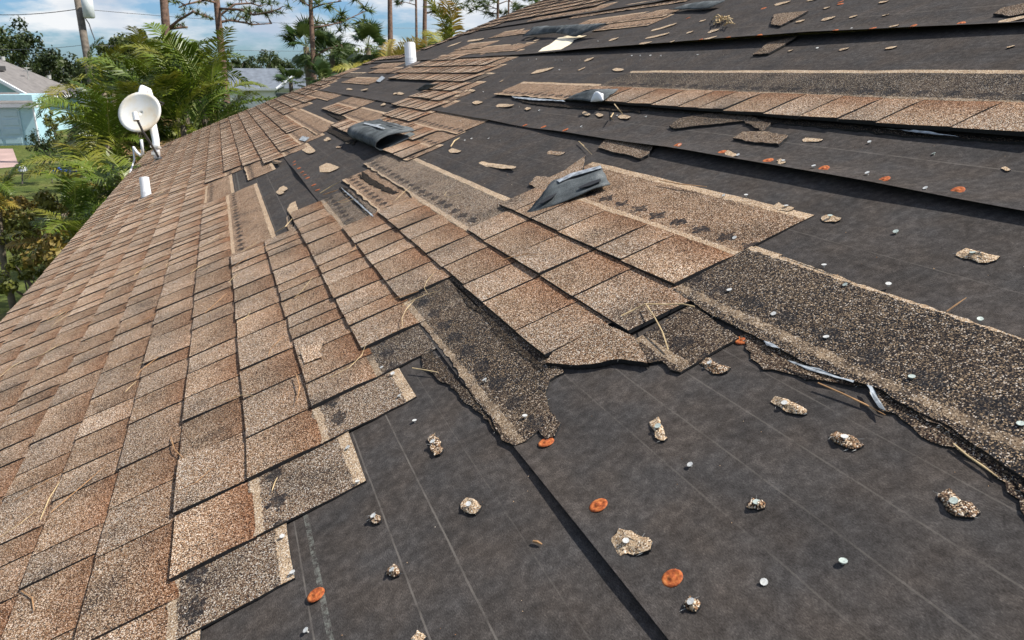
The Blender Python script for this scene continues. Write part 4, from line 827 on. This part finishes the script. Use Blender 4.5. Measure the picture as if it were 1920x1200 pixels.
tl = [((-30, 95), 62, 4.5, 4.0, 'dark tree cut by the left edge behind the blue house'), ((35, 78), 66, 2.6, 3.8, 'dark tree with the tallest ragged top behind the blue house'), ((75, 108), 64, 3.4, 2.2, 'low dark rounded tree above the dark blue roof'), ((115, 118), 70, 3.6, 1.6, 'low dark tree just left of the utility pole'), ((232, 88), 60, 2.6, 2.0, 'dark tree right of the utility pole above the palms'), ((265, 72), 64, 1.9, 1.8, 'ragged dark treetop between the pole and the reddish pine'), ((205, 112), 62, 3.0, 1.6, 'dark low foliage right behind the utility pole'), ((365, 92), 75, 2.3, 2.0, 'dark tree between the two left pines'),
      ((500, 104), 108, 4.0, 2.6, 'round dark evergreen above the grey roofed house'), ((540, 118), 108, 2.8, 1.6, 'dark tree just right of the round evergreen'), ((640, 118), 60, 3.0, 2.3, 'mid green tree behind the fan palms'), ((672, 105), 62, 2.4, 2.4, 'thin leafy tree beside the bare twigs'), ((720, 108), 60, 2.6, 1.5, 'green tree behind the yellow fronds'), ((760, 95), 66, 2.4, 1.6, 'green tree behind the two dark pine trunks'), ((820, 90), 64, 2.4, 1.6, 'green tree below the upright yellow fronds'), ((440, 112), 110, 4.0, 1.8, 'dark tree left of the round evergreen')]
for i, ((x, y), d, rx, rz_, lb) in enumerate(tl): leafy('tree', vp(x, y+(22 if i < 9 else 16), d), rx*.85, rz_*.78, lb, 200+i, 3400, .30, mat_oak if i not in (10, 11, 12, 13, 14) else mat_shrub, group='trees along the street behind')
for i, ((x, y), d, rx, rz_, lb) in enumerate([((85, 258), 30, 1.5, .9, 'dark clipped shrub in front of the blue house wall'), ((100, 226), 33, .7, 1.3, 'yellow-green columnar shrub by the garage corner'), ((125, 262), 28, 1.4, .8, 'green shrub right of the dark clipped shrub'), ((60, 395), 13, 1.3, .6, 'yellowish undergrowth shrub at the left edge'), ((120, 385), 12, 1.2, .7, 'yellow-green undergrowth shrub below the low feather palm'), ((30, 430), 12.5, 1.3, .6, 'dry orange-green shrub at the left edge'),
                                             ((230, 390), 10.5, 1.3, .8, 'dark shrub in the shade right below the dish'), ((150, 480), 9, 1.1, .7, 'sunlit leafy shrub hugging the eave at lower left'), ((60, 500), 10, 1.3, .5, 'shrub above the shaded lawn at lower left'), ((420, 235), 15, 1.6, .9, 'green shrub tucked behind the far eave'), ((350, 260), 13.5, 1.6, .8, 'shrub behind the eave right of the dish mast'), ((300, 215), 16, 1.6, 1.0, 'dark filler foliage added to deepen the shade inside the palm clump'), ((225, 215), 16, 1.4, .9, 'dark foliage behind the dish palms')]):  # dark foliage among the palms is filler, added to darken the gaps between fronds
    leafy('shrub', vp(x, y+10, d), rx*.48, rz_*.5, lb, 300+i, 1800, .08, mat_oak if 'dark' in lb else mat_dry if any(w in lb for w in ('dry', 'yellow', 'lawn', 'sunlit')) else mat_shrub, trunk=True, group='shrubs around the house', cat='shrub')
# far wood
m = MB(); rg = random.Random(9)
for i in range(9000):
    t = rg.random(); az = -1.0+1.6*t; d = rg.uniform(190, 260); h = (3.5+3.5*abs(noise.noise((az*22, 0, 0)))+2*noise.noise((az*80, 0, 3)))*rg.random()**.7; p = Vector((math.sin(az)*d, math.cos(az)*d, GZ+.4+h*1.15)); s = Vector((rg.uniform(-1, 1), rg.uniform(-1, 1), rg.uniform(-.6, .6)))*1.1; q = Vector((rg.uniform(-.6, .6), rg.uniform(-.6, .6), rg.uniform(.3, 1)))*.9
    m.face([m.pt(p-s), m.pt(p+q), m.pt(p+s), m.pt(p-q)])
props(m.build('far_woodland', mat_oak), 'dark strip of far woodland along the horizon', 'woodland', kind='stuff')

# ------------------------------------------------------------------ neighbours' houses
mat_aqua = simple('aqua stucco', (.40, .60, .66), .85, .06, 3); mat_aqua2 = simple('aqua door paint', (.40, .55, .60), .6, .05, 3); mat_rf = simple('grey-brown shingles', (.165, .152, .145), .95, .18, 2.5, bump=.02); mat_rfd = simple('dark slate shingles', (.075, .085, .105), .9, .2, 2); mat_rfg = simple('blue-grey shingles', (.15, .17, .20), .9, .2, 2); mat_glass = simple('window glass', (.03, .04, .05), .1, .3, 2, 0, .8)
def to(o3, e1, e2): return lambda u, v, z: o3+e1*u+e2*v+Vector((0, 0, z))
EZ = GZ+2.55
Fp = gp(62, 181, EZ); Rp = gp(160, 175, EZ); e1 = (Rp-Fp); LEN = min(e1.length, 14); e1.normalize(); e2 = Vector((-e1.y, e1.x, 0)); 
if e2.dot(RIGHT) > 0: e2 = -e2
G = to(Vector((Fp.x, Fp.y, GZ)), e1, e2); WD = 10.5
hb = empty('neighbour_house', G(LEN/2, WD/2, 0), 'pale aqua bungalow with grey-brown hip roof and a garage at left', 'house')
def quad(m, *p, mm=0): m.poly(list(p), mm)
m = MB(); H_ = 2.5; RH = 3.3
quad(m, G(.4, .4, 0), G(LEN-.4, .4, 0), G(LEN-.4, .4, H_), G(.4, .4, H_)); m.poly([G(.4, .4, 0), G(.4, WD-.4, 0), G(.4, WD-.4, H_), G(.4, WD/2, H_+RH*.93), G(.4, .4, H_)])
quad(m, G(LEN-.4, .4, 0), G(LEN-.4, WD-.4, 0), G(LEN-.4, WD-.4, H_), G(LEN-.4, .4, H_)); quad(m, G(.4, WD-.4, 0), G(LEN-.4, WD-.4, 0), G(LEN-.4, WD-.4, H_), G(.4, WD-.4, H_)); m.build('wall', mat_aqua, hb)
m = MB(); A, B_, C_, D_ = G(-.25, -.1, H_), G(LEN, -.1, H_), G(LEN, WD+.1, H_), G(-.25, WD+.1, H_); R0, R1 = G(-.25, WD/2, H_+RH), G(LEN-5, WD/2, H_+RH)
quad(m, A, B_, R1, R0); m.poly([B_, C_, R1]); quad(m, C_, D_, R0, R1); rf = m.build('roof', mat_rf, hb)
m = MB()
for p, q in ((A, R0), (R0, D_), (A, B_), (B_, C_)): m.tube([p-Vector((0, 0, .1)), q-Vector((0, 0, .1))], .15, 4)
m.build('fascia', mat_white, rf)
m = MB(); q = A.lerp(B_, .35).lerp(R0.lerp(R1, .3), .55); m.box(q+Vector((0, 0, .1)), e1*.45, e2*.3, Vector((0, 0, .16))); m.build('roof_vent', mat_dgrey, rf)
m = MB(); 
for t in (.35, .75): q = B_.lerp(R1, t); m.tube([q, q+Vector((0, 0, .28))], .14, 8)
q = A.lerp(B_, .55).lerp(R0.lerp(R1, .5), .35); m.tube([q, q+Vector((0, 0, .8))], .03, 5); m.box(q+Vector((0, 0, .8)), e1*.35, e2*.03, Vector((0, 0, .03))); m.box(q+Vector((0, 0, .6)), e1*.03, e2*.3, Vector((0, 0, .03))); m.build('roof_stub', mat_nail, rf)
# garage front standing forward at the left
g0 = gp(61, 272); fx = gp(-160, 276)-g0; fx.normalize(); gy = Vector((-fx.y, fx.x, 0)); 
if gy.dot(FWD) < 0: gy = -gy
Q = to(Vector((g0.x, g0.y, GZ)), fx, gy); hd = 2.15
m = MB(); m.box(Q(3.2, 1.6, 1.45), fx*3.6, gy*1.5, Vector((0, 0, 1.45))); m.build('garage', mat_aqua, hb)
m = MB(); m.box(Q(3.1, -.06, 2.32), fx*3.75, gy*.18, Vector((0, 0, .13))); m.build('garage_fascia', mat_white, hb)
m = MB(); m.poly([Q(-.65, -.3, 2.46), Q(6.9, -.3, 2.46), Q(6.9, 1.6, 3.0), Q(.8, 1.6, 3.0)]); m.build('garage_roof', mat_rf, hb)
m = MB(); m.box(Q(3.1, .06, hd/2), fx*2.7, gy*.03, Vector((0, 0, hd/2))); gd = m.build('garage_door', mat_aqua2, hb)
for r_ in range(4):
    for c_ in range(5):
        m = MB(); m.box(Q(.95+c_*1.07, .015, .28+r_*.53), fx*.44, gy*.022, Vector((0, 0, .17))); m.build('door_panel', mat_aqua2, gd)
m = MB(); m.tube([Q(-.42, -.1, 0), Q(-.42, -.1, 2.2)], .06, 6); m.build('downspout', mat_white, hb)
def gable_house(name, P, Qq, depth, h, rh, label, wm, rm):
    p, q = gp(*P, GZ+h), gp(*Qq, GZ+h); x = (q-p); ln = x.length; x.normalize(); y = Vector((-x.y, x.x, 0)); 
    if y.dot(FWD) < 0: y = -y
    G_ = to(Vector((p.x, p.y, GZ)), x, y); o = empty(name, G_(ln/2, depth/2, 0), label, 'house')
    m = MB(); m.box(G_(ln/2, depth/2, h/2), x*(ln/2-.4), y*(depth/2-.4), Vector((0, 0, h/2))); m.build('wall', wm, o)
    m = MB(); a, b, c, d = G_(0, 0, h), G_(ln, 0, h), G_(ln, depth, h), G_(0, depth, h); r0, r1 = G_(ln*.12, depth/2, h+rh), G_(ln*.88, depth/2, h+rh); m.poly([a, b, r1, r0]); m.poly([b, c, r1]); m.poly([c, d, r0, r1]); m.poly([d, a, r0]); r = m.build('roof', rm, o)
    m = MB(); m.tube([a-Vector((0, 0, .1)), b-Vector((0, 0, .1))], .14, 4); m.build('fascia', mat_white, r)
    return o, G_, x, y, ln
gable_house('dark_roofed_house', (40, 158), (250, 158), 9, 2.5, 2.2, 'house with a dark slate-blue roof behind the aqua bungalow', mat_white, mat_rfd)
o, G_, x, y, ln = gable_house('grey_roofed_house', (395, 166), (600, 166), 9, 2.5, 2.1, 'white house with blue-grey roof and white gable trim beyond the palms', mat_white, mat_rfg)
m = MB(); m.tube([G_(ln*.60, -.4, 2.5), G_(ln*.78, 1.4, 4.1)], .12, 4); m.build('gable_trim', mat_white, o)
m = MB(); m.poly([G_(ln*.60, -.4, 2.52), G_(ln*.96, -.4, 2.52), G_(ln*.80, 1.4, 4.0)]); m.build('gable_roof', mat_rfg, o)
m = MB(); m.box(G_(ln*.64, .36, 1.4), x*.7, y*.04, Vector((0, 0, .6))); w_ = m.build('window', mat_glass, o); m = MB()
for sx_ in (-1, 1): m.box(G_(ln*.64+.74*sx_, .34, 1.4), x*.05, y*.05, Vector((0, 0, .68)))
m.build('frame', mat_white, w_)
# utility pole, transformer, wires
dp = 36; a, b = vp(145, -5, dp), vp(160, 85, dp); dr = (a-b)/(a-b).z; g = b+dr*(GZ-b.z)
up_ = empty('utility_pole', g, 'grey wooden utility pole with a transformer can behind the palms', 'utility pole')
m = MB(); m.tube([g, g+dr*9.5], [.19, .15], 12); m.build('pole', mat_deadwood, up_, smooth=True)
m = MB(); c = vp(165, 16, dp-.2); m.tube([c-Vector((0, 0, .42)), c-Vector((0, 0, .38)), c+Vector((0, 0, .36)), c+Vector((0, 0, .44))], [.2, .25, .25, .16], 16); tr_ = m.build('transformer', simple('transformer paint', (.55, .58, .58), .5, .08), up_, smooth=True)
m = MB(); m.tube([c+Vector((.1, 0, .4)), c+Vector((.1, 0, .65))], .05, 8); m.tube([c+Vector((-.1, 0, .4)), c+Vector((-.1, 0, .6))], .04, 8); m.build('bushing', mat_dgrey, tr_)
m = MB(); m.tube([vp(157, 30, dp-.1), vp(167, 45, dp), vp(172, 60, dp), vp(178, 75, dp)], .025, 5); m.build('ground_wire', mat_dgrey, up_)
for i, (x0, y0, x1, y1, d0, d1, lb) in enumerate([(-60, 25, 146, 17, 40, 36, 'thick twisted cable running left from the utility pole'), (165, 18, 620, 45, 36, 60, 'thin wire running right from the transformer across the clouds'), (-60, 90, 160, 84, 44, 40, 'low wire in front of the dark trees at left'), (160, 84, 700, 95, 40, 62, 'low wire crossing above the grey roofed house'), (560, 44, 860, 52, 58, 66, 'faint wire behind the straight pine trunks')]):
    p, q = vp(x0, y0, d0), vp(x1, y1, d1); m = MB(); m.tube([p.lerp(q, t/10)-Vector((0, 0, .15*4*(t/10)*(1-t/10))) for t in range(11)], .012 if i else .018, 5); props(m.build('power_line', mat_dgrey), lb, 'wire', 'overhead wires')
# small things in the yard
g = gp(42, 345); wb = empty('garden_lamp', g, 'small white cap on a thin post standing on the lawn', 'garden lamp')
d = pix(g)[2]; t = vp(42, 316, d)
m = MB(); m.tube([g, t], .03, 6); m.build('post', mat_deadwood, wb)
m = MB(); m.tube([t-Vector((0, 0, .10)), t+Vector((0, 0, .02)), t+Vector((0, 0, .12))], [.16, .15, .05], 12); m.build('cap', mat_white, wb)
g = gp(100, 326); m = MB(); d = pix(g)[2]; m.tube([g+Vector((0, 0, .12)), g+Vector((.25, 0, .16)), g+Vector((.35, .05, .10)), g+Vector((.9, .1, .08))], [.02, .13, .06, .05], 10)
props(m.build('blue_bottle', simple('blue plastic', (.02, .09, .45), .4, .1)), 'bright blue plastic object lying on the lawn under the palms', 'plastic toy')
